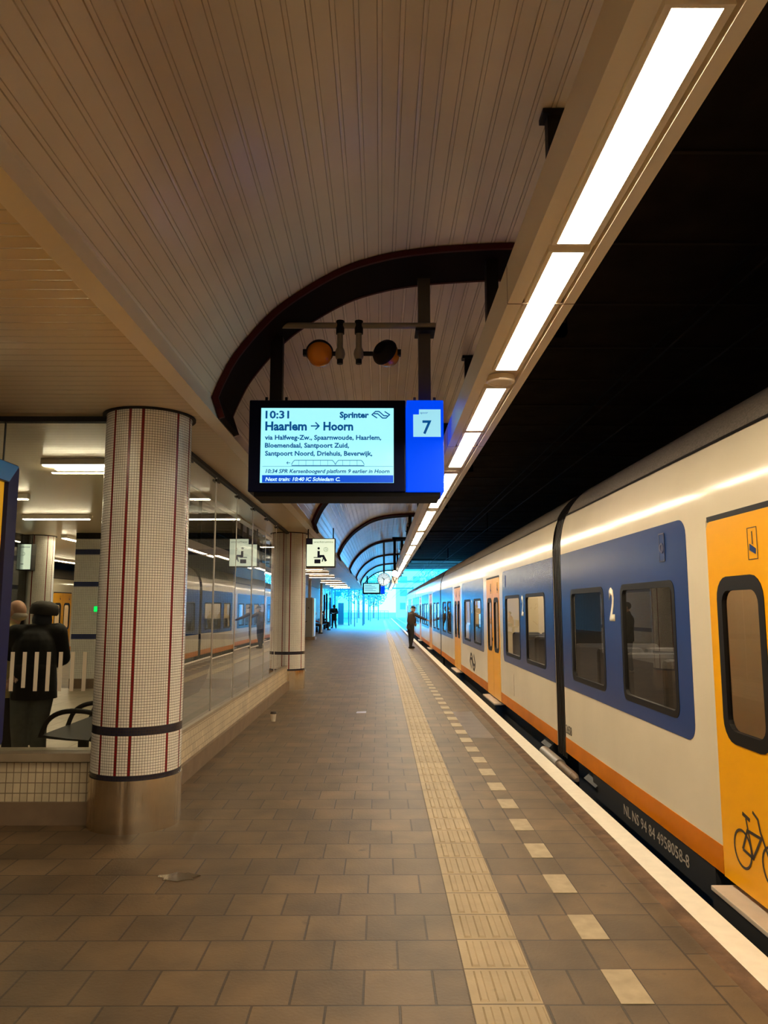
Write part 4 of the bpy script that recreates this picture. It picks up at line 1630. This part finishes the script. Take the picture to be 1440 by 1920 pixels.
m.box(0.98, 1.06, 27.56, 27.64, 4.18, 4.59)
m.build('post', M_black, t)
m = MB()
m.box(0.50, 0.56, 27.585, 27.615, 2.72, 2.76)
m.build('stem', M_black, t)

# ================================================================== far left: kiosk, slats, posts, bench
t = thing('vending_machine', (-3.62, 38.8, 0), 'tall grey machine standing beyond the second column', 'vending machine')
m = MB()
m.bbox(-4.02, -3.44, 38.4, 39.3, 0.14, 2.12, .02)
m.build('body', M_kiosk, t)
m = MB()
m.bbox(-3.445, -3.36, 38.42, 39.28, 0.16, 2.10, .015)
m.build('front', M_kioskw, t)
m = MB()
m.box(-4.05, -3.30, 38.35, 39.35, 0, 0.14)
m.build('plinth', M_plinth, t)
m = MB()
kf = lambda a, b, d: (a, 38.399 - d, b)
stroke(m, [(-3.93 + .06 * math.cos(k * .5), 1.72 + .1 * math.sin(k * .5)) for k in range(11)], .03, kf)
stroke(m, [(-3.90, 1.66), (-3.82, 1.52)], .05, kf)
stroke(m, [(-3.66, 1.64), (-3.62, 1.56)], .045, kf)
stroke(m, [(-3.96, .72), (-3.86, .86), (-3.72, .94)], .04, kf)
m.build('scrawled_mark', M_ink, t)
t = MB()
t.box(-5.0, -4.85, 39.0, 66.0, 0, 3.1)
struct(t.build('wall_left.002', M_wood))
for x, y, z1 in ((-4.07, 52.2, 2.85), (-4.25, 57.5, 2.6), (-4.29, 60.4, 2.75), (-4.35, 65.5, 2.5)):
    t = tag(MB().box(x - .07, x + .07, y - .07, y + .07, 0, z1).build('screen_post', M_black), 'black upright post of the platform windscreen in the distance', 'post', 'windscreen posts')
for x, y, lab in ((-3.93, 42.0, 'slim white pole rising behind the grey machine'), (-3.95, 50.5, 'slim white pole beside the first black windscreen post')):
    t = tag(MB().tube((x, y, 0), (x, y, 3.125), .09, n=16).build('roof_pole', M_whitepole, None, True), lab, 'pole')
t = thing('platform_bench', (-4.2, 50, 0), 'dark bench along the slatted wall where people sit', 'bench')
m = MB()
m.bbox(-4.45, -4.0, 46.5, 58, .42, .47, .01)
m.build('seat', M_black, t)
m = MB()
m.bbox(-4.50, -4.44, 46.5, 58, .5, .85, .01)
m.build('backrest', M_black, t)
for y in (47, 50.5, 54, 57.5):
    m = MB()
    m.box(-4.3, -4.15, y - .03, y + .03, 0, .42)
    m.build('leg', M_black, t)

# ================================================================== daylight end of the platform
t = thing('glass_shelter', (-3.6, 72, 0), 'glass shelter with dark frame at the bright end of the platform', 'shelter')
m = MB()
for x in (-4.5, -2.9, -1.6):
    for y in (70, 75):
        m.box(x - .06, x + .06, y - .06, y + .06, 0, 3.5)
m.box(-4.6, -1.5, 69.9, 70.1, 3.35, 3.5)
m.box(-4.6, -1.5, 74.9, 75.1, 3.35, 3.5)
m.build('frame', M_teal, t)
m = MB()
m.box(-4.5, -2.9, 70.0, 70.01, .2, 3.35)
m.box(-4.5, -4.49, 70.0, 75, .2, 3.35)
m.box(-4.5, -2.9, 74.99, 75.0, .2, 3.35)
m.build('glazing', M_cglass, t)
m = MB()
m.box(-4.15, -3.6, 74.2, 74.8, 0, 2.1)
m.build('cabinet', M_teal, t)
t = thing('hanging_sign', (-3.65, 66, 2.62), 'small bright blue square sign hanging at the far end', 'sign')
m = MB()
m.bbox(-3.88, -3.41, 65.97, 66.05, 2.62, 3.06, .01)
m.build('panel', M_bluesign, t)
m = MB()
m.tube((-3.65, 66, 3.06), (-3.65, 66, 3.5), .03)
m.box(-4.9, -2.2, 65.95, 66.05, 3.48, 3.56)
m.box(-4.9, -4.82, 65.95, 66.05, 0, 3.5)
m.box(-2.28, -2.2, 65.95, 66.05, 0, 3.5)
m.build('gantry', M_teal, t)
t = thing('platform_fence', (-2, 112, 0), 'pale metal fence closing off the end of the platform', 'fence')
m = MB()
for z in (.1, .9, 1.15):
    m.box(-6, 1.2, 111.97, 112.03, z, z + .05)
m.build('rail', M_teal, t)
for k in range(13):
    m = MB()
    m.box(-6 + .6 * k - .025, -6 + .6 * k + .025, 111.97, 112.03, 0, 1.2)
    m.build('post', M_teal, t)
t = thing('portal_frame', (-1, 100, 0), 'teal goal shaped frame standing near the platform end', 'frame')
m = MB()
m.box(-1.62, -1.45, 100, 100.15, 0, 3.2)
m.box(-.33, -.2, 100, 100.15, 0, 3.2)
m.box(-1.62, -.2, 100, 100.15, 3.1, 3.25)
m.build('frame', M_teal, t)
for k, (x, y, h_) in enumerate(((-2.5, 82, 3.6), (-2.0, 88, 3.2), (-1.2, 92, 4.5))):
    tag(MB().tube((x, y, 0), (x, y, h_), .05, n=10).build('lamp_post', M_teal, None, True), ['thin dark lamp post beyond the glass shelter', 'short thin post between shelter and fence', 'tall thin post near the portal frame'][k], 'post')
for x, y, lab in ((7.6, 90, 'nearest catenary mast beside the track past the train'), (7.6, 130, 'second catenary mast beside the track past the train'), (7.6, 175, 'farthest catenary mast beside the track past the train')):
    t = thing('catenary_mast', (x, y, -1.2), lab, 'mast')
    m = MB()
    m.box(x - .12, x + .12, y - .12, y + .12, -1.2, 6.5)
    m.build('mast', M_teal, t)
    m = MB()
    m.box(-14, x, y - .08, y + .08, 6.0, 6.3)
    m.build('cross_beam', M_teal, t)


def tree(x, y, h, r, label, seed):
    rnd = random.Random(seed)
    t = thing('tree', (x, y, -1.3), label, 'tree')
    m = MB()
    m.tube((x, y, -1.3), (x, y, h * .6), .2, .09, n=10)
    for k in range(9):
        a = rnd.random() * 6.28
        z0 = h * (.25 + .3 * rnd.random())
        m.tube((x, y, z0), (x + math.cos(a) * r * .7, y + math.sin(a) * r * .7, z0 + r * (.5 + .5 * rnd.random())), .07, .02, n=6)
    m.build('trunk', M_bark, t)
    m = MB()
    for k in range(1500):
        u = Vector((rnd.gauss(0, 1), rnd.gauss(0, 1), rnd.gauss(0, 1))).normalized() * (rnd.random() ** .45)
        c = Vector((x, y, h * .62)) + Vector((u.x * r, u.y * r, u.z * h * .42))
        a = Vector((rnd.gauss(0, 1), rnd.gauss(0, 1), rnd.gauss(0, 1))).normalized()
        b = a.orthogonal().normalized()
        s_ = .18 + .16 * rnd.random()
        m.add([c - a * s_, c + b * s_ * .5, c + a * s_, c - b * s_ * .5], [(0, 1, 2, 3)])
    m.build('foliage', M_leaf, t, fix=False)


for k, a in enumerate(((-4, 140, 11, 4.0), (-10, 150, 12, 4.5), (-17, 145, 10, 4), (12, 150, 12, 4.5), (20, 165, 13, 5), (-1.5, 170, 9, 3.2), (-25, 170, 13, 5))):
    tree(*a, ['leafy tree straight beyond the platform fence', 'tree left of the fence beyond the platform end', 'tree further left behind the glass shelter', 'tree right of the track past the train',
              'large tree far right of the track', 'small distant tree beside the rails', 'large distant tree at the far left'][k], k)
for x0, x1, y, h_, lab in ((-40, -12, 200, 20, 'pale building far beyond the platform end, left'), (5, 22, 230, 16, 'pale building far beyond the tracks, right')):
    t = thing('building', ((x0 + x1) / 2, y, -1.3), lab, 'building')
    m = MB()
    m.box(x0, x1, y, y + 12, -1.3, h_)
    m.build('facade', M_bld, t)
    for i in range(int((x1 - x0) / 4)):
        for j_ in range(int(h_ / 4)):
            m = MB()
            m.box(x0 + 1 + 4 * i, x0 + 3.2 + 4 * i, y - .05, y + .1, 1.2 + 4 * j_, 3.2 + 4 * j_)
            m.build('window', M_bldw, t)

# ================================================================== litter
t = thing('paper_cup', (-1.52, 10.95, 0), 'white paper coffee cup with dark lid standing on the paving by the glass wall', 'cup')
m = MB()
m.lathe((-1.52, 10.95, 0), (0, 0, 1), [(0, 0), (0, .029), (.005, .030), (.112, .043)], 24)
m.build('cup_body', M_cup, t, True)
m = MB()
m.lathe((-1.52, 10.95, .108), (0, 0, 1), [(0, .046), (.012, .046), (.016, .042), (.032, .038), (.032, .030), (.027, 0)], 24)
m.build('lid', M_lid, t, True)
m = MB()
m.add([(-.37, 11.78, .004), (-.22, 11.80, .006), (-.215, 11.93, .012), (-.36, 11.95, .005)], [(0, 1, 2, 3)])
m.add([(-.37, 11.78, .002), (-.22, 11.80, .002), (-.215, 11.93, .002), (-.36, 11.95, .002)], [(3, 2, 1, 0)])
tag(m.build('paper_scrap', M_paper), 'small bluish scrap lying flat on the paving right of the cup', 'litter')


t = MB()
t.plate([(-1.21 + .11 * math.cos(k * .35) * (1 + .25 * math.sin(k * 1.7)), 4.74 + .07 * math.sin(k * .35) * (1 + .2 * math.cos(k * 2.3))) for k in range(18)], [], lambda a, b, d: (a, b, .003 - d), .002)
tag(t.build('puddle', M_puddle), 'small shallow wet patch shining on the paving in front of the column', 'puddle')

# ================================================================== people
def fuse(name, shapes, voxel, mat_, parent, smooth_it=3, cut=None):
    """one continuous surface from tapered capsules and ellipsoids"""
    m = MB()
    for s_ in shapes:
        if s_[0] == 'c':
            _, p0, p1, r0, r1 = s_
            p0, p1 = Vector(p0), Vector(p1)
            d = p1 - p0
            nseg = 5
            for k in range(nseg + 1):
                u = k / nseg
                r = r0 + (r1 - r0) * u
                m.ball(p0 + d * u, (r, r, r), 14, 8)
            m.tube(p0, p1, r0, r1, 14)
        else:
            _, c, rad = s_[:3]
            m.ball(c, rad, 22, 14, rot=s_[3] if len(s_) > 3 else None)
    me = bpy.data.meshes.new(name)
    me.from_pydata(m.v, [], m.f)
    bm = bmesh.new()
    bm.from_mesh(me)
    bmesh.ops.remove_doubles(bm, verts=bm.verts[:], dist=1e-5)
    bmesh.ops.recalc_face_normals(bm, faces=bm.faces[:])
    bm.to_mesh(me)
    bm.free()
    ob = bpy.data.objects.new('tmp', me)
    COL.objects.link(ob)
    r = ob.modifiers.new('r', 'REMESH')
    r.mode = 'VOXEL'
    r.voxel_size = voxel
    sm = ob.modifiers.new('s', 'SMOOTH')
    sm.factor = 0.5
    sm.iterations = smooth_it
    dg = bpy.context.evaluated_depsgraph_get()
    me2 = bpy.data.meshes.new_from_object(ob.evaluated_get(dg))
    bpy.data.objects.remove(ob)
    me2.name = name
    if cut is not None:
        bm = bmesh.new()
        bm.from_mesh(me2)
        r_ = bmesh.ops.bisect_plane(bm, geom=bm.verts[:] + bm.edges[:] + bm.faces[:], plane_co=(0, 0, cut), plane_no=(0, 0, -1), clear_outer=True)
        ed = [e for e in r_['geom_cut'] if isinstance(e, bmesh.types.BMEdge)]
        bmesh.ops.contextual_create(bm, geom=ed)
        bm.to_mesh(me2)
        bm.free()
    me2.materials.clear()
    return link(name, me2, mat_, parent, 2)


JD = dict(pelvis=(0, 0, .95), belly=(0, .01, 1.10), chest=(0, 0, 1.30), neck=(0, -.01, 1.47), head=(0, .02, 1.62),
          shL=(-.18, 0, 1.41), elL=(-.235, -.03, 1.13), wrL=(-.23, .06, .89), shR=(.18, 0, 1.41), elR=(.235, -.03, 1.13), wrR=(.23, .06, .89),
          hipL=(-.09, 0, .92), knL=(-.10, .02, .50), anL=(-.10, -.02, .09), toL=(-.12, .15, .035),
          hipR=(.09, 0, .92), knR=(.10, .02, .50), anR=(.10, -.02, .09), toR=(.12, .15, .035))


def person(loc, rz, label, J=None, s=1.0, jacket=M_jblack, trousers=M_tblack, shoes=M_shoe, hair='cap', hairm=M_hat, puff=0.0, voxel=0.011, curl=0.6, group=None, hem=.86, look=0.0):
    root = thing('person', loc, label, 'person', group)
    root.rotation_euler = (0, 0, 0)
    Q = {k: Vector(v) for k, v in JD.items()}
    for k, v in (J or {}).items():
        Q[k] = Vector(v)
    R = Matrix.Rotation(rz, 3, 'Z')
    o = Vector(loc)
    for k in Q:
        Q[k] = o + R @ (Q[k] * s)
    fwd = R @ Vector((0, 1, 0))
    hf = Matrix.Rotation(rz + look, 3, 'Z') @ Vector((0, 1, 0))
    hr = Matrix.Rotation(rz + look, 3, 'Z') @ Vector((1, 0, 0))
    right = R @ Vector((1, 0, 0))
    up = Vector((0, 0, 1))
    H = Q['head']
    hm = Matrix.Rotation(rz + look, 3, 'Z')
    sh = [('e', H + up * .02 * s, (.074 * s, .095 * s, .105 * s), hm), ('e', H - up * .055 * s + hf * .022 * s, (.055 * s, .068 * s, .062 * s), hm),
          ('c', H + hf * .09 * s - up * .005 * s, H + hf * .108 * s - up * .03 * s, .011 * s, .017 * s),
          ('c', H + hf * .085 * s - up * .065 * s - hr * .018 * s, H + hf * .085 * s - up * .065 * s + hr * .018 * s, .010 * s, .010 * s),
          ('e', H + hr * .076 * s - hf * .005 * s, (.012 * s, .02 * s, .032 * s), hm), ('e', H - hr * .076 * s - hf * .005 * s, (.012 * s, .02 * s, .032 * s), hm),
          ('c', Q['neck'] - up * .06 * s, H - up * .04 * s, .058 * s, .052 * s),
          ('c', Q['pelvis'], Q['belly'], .125 * s, .12 * s), ('c', Q['belly'], Q['chest'], .12 * s, .13 * s), ('c', Q['shL'], Q['shR'], .055 * s, .055 * s)]
    for a in 'LR':
        sh += [('c', Q['sh' + a], Q['el' + a], .050 * s, .040 * s), ('c', Q['el' + a], Q['wr' + a], .040 * s, .027 * s),
               ('c', Q['hip' + a], Q['kn' + a], .085 * s, .055 * s), ('c', Q['kn' + a], Q['an' + a], .052 * s, .036 * s),
               ('c', Q['an' + a] - up * .03 * s, Q['to' + a], .035 * s, .028 * s)]
        d = (Q['wr' + a] - Q['el' + a]).normalized()
        sd = d.cross(up)
        if sd.length < .3:
            sd = fwd.copy()
        sd.normalize()
        nrm = sd.cross(d).normalized()
        w = Q['wr' + a]
        sh.append(('c', w, w + d * .06 * s, .026 * s, .030 * s))
        sh.append(('c', w + d * .05 * s - sd * .022 * s, w + d * .085 * s + sd * .026 * s, .018 * s, .018 * s))
        for k, (off, ln) in enumerate(((-.032, .066), (-.011, .076), (.011, .072), (.031, .056))):
            b0 = w + d * .088 * s + sd * off * s
            b1 = b0 + (d * math.cos(curl * .4) - nrm * math.sin(curl * .4)) * ln * .55 * s
            b2 = b1 + (d * math.cos(curl) - nrm * math.sin(curl)) * ln * .5 * s
            sh += [('c', b0 - d * .02 * s, b1, .0105 * s, .0095 * s), ('c', b1, b2, .0095 * s, .008 * s)]
        th = (-1 if a == 'L' else 1) * -1
        t0 = w + d * .03 * s + sd * .028 * th * s
        t1 = t0 + (d * .6 + sd * .75 * th).normalized() * .04 * s
        sh += [('c', t0, t1, .0125 * s, .011 * s), ('c', t1, t1 + (d * .9 + sd * .2 * th).normalized() * .034 * s, .011 * s, .009 * s)]
    body = fuse('body', sh, voxel * .62, M_skin, root, 2)
    m = MB()
    for q in (-1, 1):
        m.ball(H + hf * .086 * s + hr * .030 * q * s + up * .012 * s, (.011 * s, .011 * s, .009 * s), 10, 8)
    m.build('eye', M_eye, root, True)
    # jacket
    g = puff
    hp = Q['pelvis'] + (Q['belly'] - Q['pelvis']).normalized() * ((hem - .95) * s)
    hp = hp - up * .12 * s
    sh = [('c', hp, Q['belly'], (.12 + g) * s, (.13 + g) * s), ('c', Q['belly'], Q['chest'], (.15 + g) * s, (.158 + g) * s), ('c', Q['chest'], Q['neck'] - up * .05 * s, (.15 + g) * s, .08 * s),
          ('c', Q['shL'], Q['shR'], (.072 + g * .6) * s, (.072 + g * .6) * s),
          ('c', hp - right * .05 * s, Q['chest'] - right * .03 * s, (.125 + g) * s, (.13 + g) * s), ('c', hp + right * .05 * s, Q['chest'] + right * .03 * s, (.125 + g) * s, (.13 + g) * s)]
    for a in 'LR':
        wr = Q['el' + a].lerp(Q['wr' + a], .95)
        sh += [('c', Q['sh' + a], Q['el' + a], (.072 + g * .7) * s, (.058 + g * .7) * s), ('c', Q['el' + a], wr, (.058 + g * .7) * s, (.042 + g * .5) * s)]
    sh.append(('c', Q['neck'] - up * .06 * s, Q['neck'] + up * .0 * s, .075 * s, .07 * s))
    fuse('jacket', sh, voxel, jacket, root, 3, cut=min(hp.z + .03 * s, min(Q['wrL'].z, Q['wrR'].z) - .03 * s) if s else None)
    sh = [('c', Q['pelvis'], Q['pelvis'] + up * .04 * s, .135 * s, .13 * s)]
    for a in 'LR':
        sh += [('c', Q['hip' + a], Q['kn' + a], .108 * s, .076 * s), ('c', Q['kn' + a], Q['an' + a] + up * .0 * s, .074 * s, .060 * s)]
    fuse('trousers', sh, voxel, trousers, root, 3)
    for a in 'LR':
        d = (Q['to' + a] - Q['an' + a])
        d.z = 0
        d.normalize()
        b = Q['an' + a].copy()
        b.z = Q['an' + a].z - .045 * s
        sh = [('c', b - d * .045 * s, b + d * .10 * s, .042 * s, .042 * s), ('c', b + d * .10 * s, b + d * .17 * s - up * .008 * s, .044 * s, .032 * s), ('c', b, Q['an' + a] + up * .01 * s, .044 * s, .046 * s)]
        fuse('shoe', sh, voxel * .8, shoes, root, 2)
    if hair == 'cap':
        m = MB()
        pr = []
        for k in range(9):
            an = k / 8 * PI / 2
            pr.append((.095 * s * math.sin(an), .1 * s * math.cos(an)))
        m.lathe(H + up * .045 * s - hf * .002 * s, up, [(-.01 * s, .101 * s)] + pr, 28)
        m.plate([(.095 * s * math.cos(q * PI / 12), .075 * s + .10 * s * math.sin(q * PI / 12)) for q in range(13)], [],
                lambda a, b, dd: tuple(H + up * (.042 * s - max(0, b / s - .08) * .15) + hr * a + hf * b + up * dd), .012 * s)
        m.build('cap', hairm, root, True)
        m = MB()
        m.lathe(H - up * .0 * s - hf * .012 * s, up, [(-.05 * s, .07 * s), (-.02 * s, .088 * s), (.04 * s, .096 * s), (.05 * s, .08 * s)], 24)
        sc = m.build('hair', M_ghair, root, True)
    elif hair == 'hair':
        m = MB()
        m.ball(H + up * .035 * s - hf * .02 * s, (.087 * s, .098 * s, .1 * s), 24, 14, rot=hm)
        m.build('hair', hairm, root, True)
    elif hair == 'beanie':
        m = MB()
        tx = (up + right * .10).normalized()
        m.lathe(H + up * .035 * s + right * .012 * s - hf * .01 * s, tx, [(-.012 * s, .09 * s), (-.02 * s, .118 * s), (.0, .130 * s), (.035 * s, .132 * s), (.075 * s, .118 * s), (.100 * s, .08 * s), (.110 * s, .04 * s), (.112 * s, 0)], 30)
        hb = MB()
        hb.ball(H - up * .035 * s - hf * .025 * s, (.088 * s, .085 * s, .10 * s), 22, 14, rot=hm)
        hb.build('hair', M_hat, root, True)
        m.build('beanie', hairm, root, True)
    elif hair == 'bald':
        m = MB()
        m.ball(H - hf * .030 * s - up * .025 * s, (.079 * s, .072 * s, .050 * s), 22, 12, rot=hm)
        m.build('hair', hairm, root, True)
    elif hair == 'hood':
        m = MB()
        m.ball(H + up * .01 * s - hf * .015 * s, (.115 * s, .12 * s, .145 * s), 24, 14, rot=hm)
        m.build('hood', hairm, root, True)
    return root


# man touching the train door; faces the train
person((1.22, 30.45, 0), math.radians(-58), 'man in dark cap and brown jacket reaching out to the train door',
       dict(head=(.0, .13, 1.55), neck=(0, .07, 1.42), chest=(0, .04, 1.27), belly=(0, .0, 1.08), shL=(-.17, .05, 1.37), shR=(.17, .07, 1.36),
            elL=(-.20, .33, 1.20), wrL=(-.28, .42, 1.00), elR=(.42, .21, 1.22), wrR=(.64, .33, 1.13),
            hipL=(-.09, 0, .90), hipR=(.09, 0, .90), knL=(-.13, .06, .49), anL=(-.15, .10, .09), toL=(-.17, .27, .035), anR=(.13, -.10, .09), toR=(.15, .07, .035), knR=(.12, .0, .49)),
       jacket=M_jbrown, trousers=M_tblack, hair='cap', curl=.25, hem=.84)
# embracing pair in the waiting room
person((-3.20, 7.1, 0), math.radians(22), 'person in brown beanie and black padded jacket seen from behind through the glass',
       dict(head=(.03, .10, 1.52), neck=(-.01, .05, 1.40), chest=(-.02, .0, 1.24), belly=(0, -.02, 1.06), shL=(-.18, .02, 1.36), shR=(.17, .03, 1.37),
            elL=(-.24, .20, 1.16), wrL=(-.14, .40, 1.14), elR=(.22, .12, 1.13), wrR=(.10, .33, 1.05), hipL=(-.10, 0, .86), hipR=(.075, 0, .86), knL=(-.11, .03, .50), knR=(.05, .03, .50), anL=(-.075, 0, .09), anR=(.075, 0, .09), toL=(-.09, .16, .035), toR=(.09, .16, .035)),
       jacket=M_jblack, trousers=M_jeans, hair='beanie', hairm=M_beanie, puff=.028, hem=.86, curl=.9, voxel=.012)
person((-3.58, 7.24, 0), math.radians(20), 'bald person behind the glass, close beside the one in the beanie',
       dict(head=(.09, .08, 1.55), neck=(.04, .04, 1.42), chest=(0, .0, 1.27), shL=(-.18, .0, 1.38), shR=(.18, .0, 1.37),
            elR=(.30, -.10, 1.14), wrR=(.15, -.32, .98)),
       jacket=M_ecru, trousers=M_tblack, hair='bald', hairm=M_ghair, hem=.86, look=math.radians(55), curl=.5)
# silhouette far along the platform
person((-3.68, 60.4, 0), math.radians(170), 'person in a black coat standing far along the platform',
       dict(wrL=(-.10, .28, 1.12), elL=(-.25, .06, 1.14), wrR=(.10, .28, 1.12), elR=(.25, .06, 1.14), anL=(-.14, .0, .09), anR=(.15, -.04, .09), toL=(-.20, .15, .035), toR=(.24, .12, .035)),
       s=1.06, hair='hood', hairm=M_jblack, puff=.03, hem=.66, voxel=.016)
SIT = dict(pelvis=(0, -.02, .58), belly=(0, -.02, .74), chest=(0, .03, .94), neck=(0, .06, 1.11), head=(0, .10, 1.26), shL=(-.18, .04, 1.05), shR=(.18, .04, 1.05),
           elL=(-.24, .12, .80), wrL=(-.12, .32, .74), elR=(.24, .12, .80), wrR=(.12, .32, .74), hipL=(-.09, .02, .57), knL=(-.12, .44, .54), anL=(-.12, .42, .09), toL=(-.13, .58, .035),
           hipR=(.09, .02, .57), knR=(.12, .44, .54), anR=(.12, .42, .09), toR=(.13, .58, .035))
person((-4.22, 47.6, 0), math.radians(-90), 'person in a red jacket sitting on the far bench beside the grey machine', SIT, jacket=M_redj, hair='hair', hairm=M_hat, hem=.95, voxel=.016)
person((-4.22, 55.2, 0), math.radians(-90), 'dark clothed person sitting on the far bench between the black posts', SIT, jacket=M_jblack, hair='hair', hairm=M_hat, hem=.95, voxel=.016)
# person hidden behind the second column, white shoe showing
person((-2.2, 19.0, 0), math.radians(-80), 'person mostly hidden behind the second column, white shoe showing', dict(anL=(-.13, .16, .09), toL=(-.13, .33, .035), knL=(-.12, .12, .50)),
       jacket=M_jblack, trousers=M_tblack, shoes=M_wshoe, hair='hair', hairm=M_hat, voxel=.014)
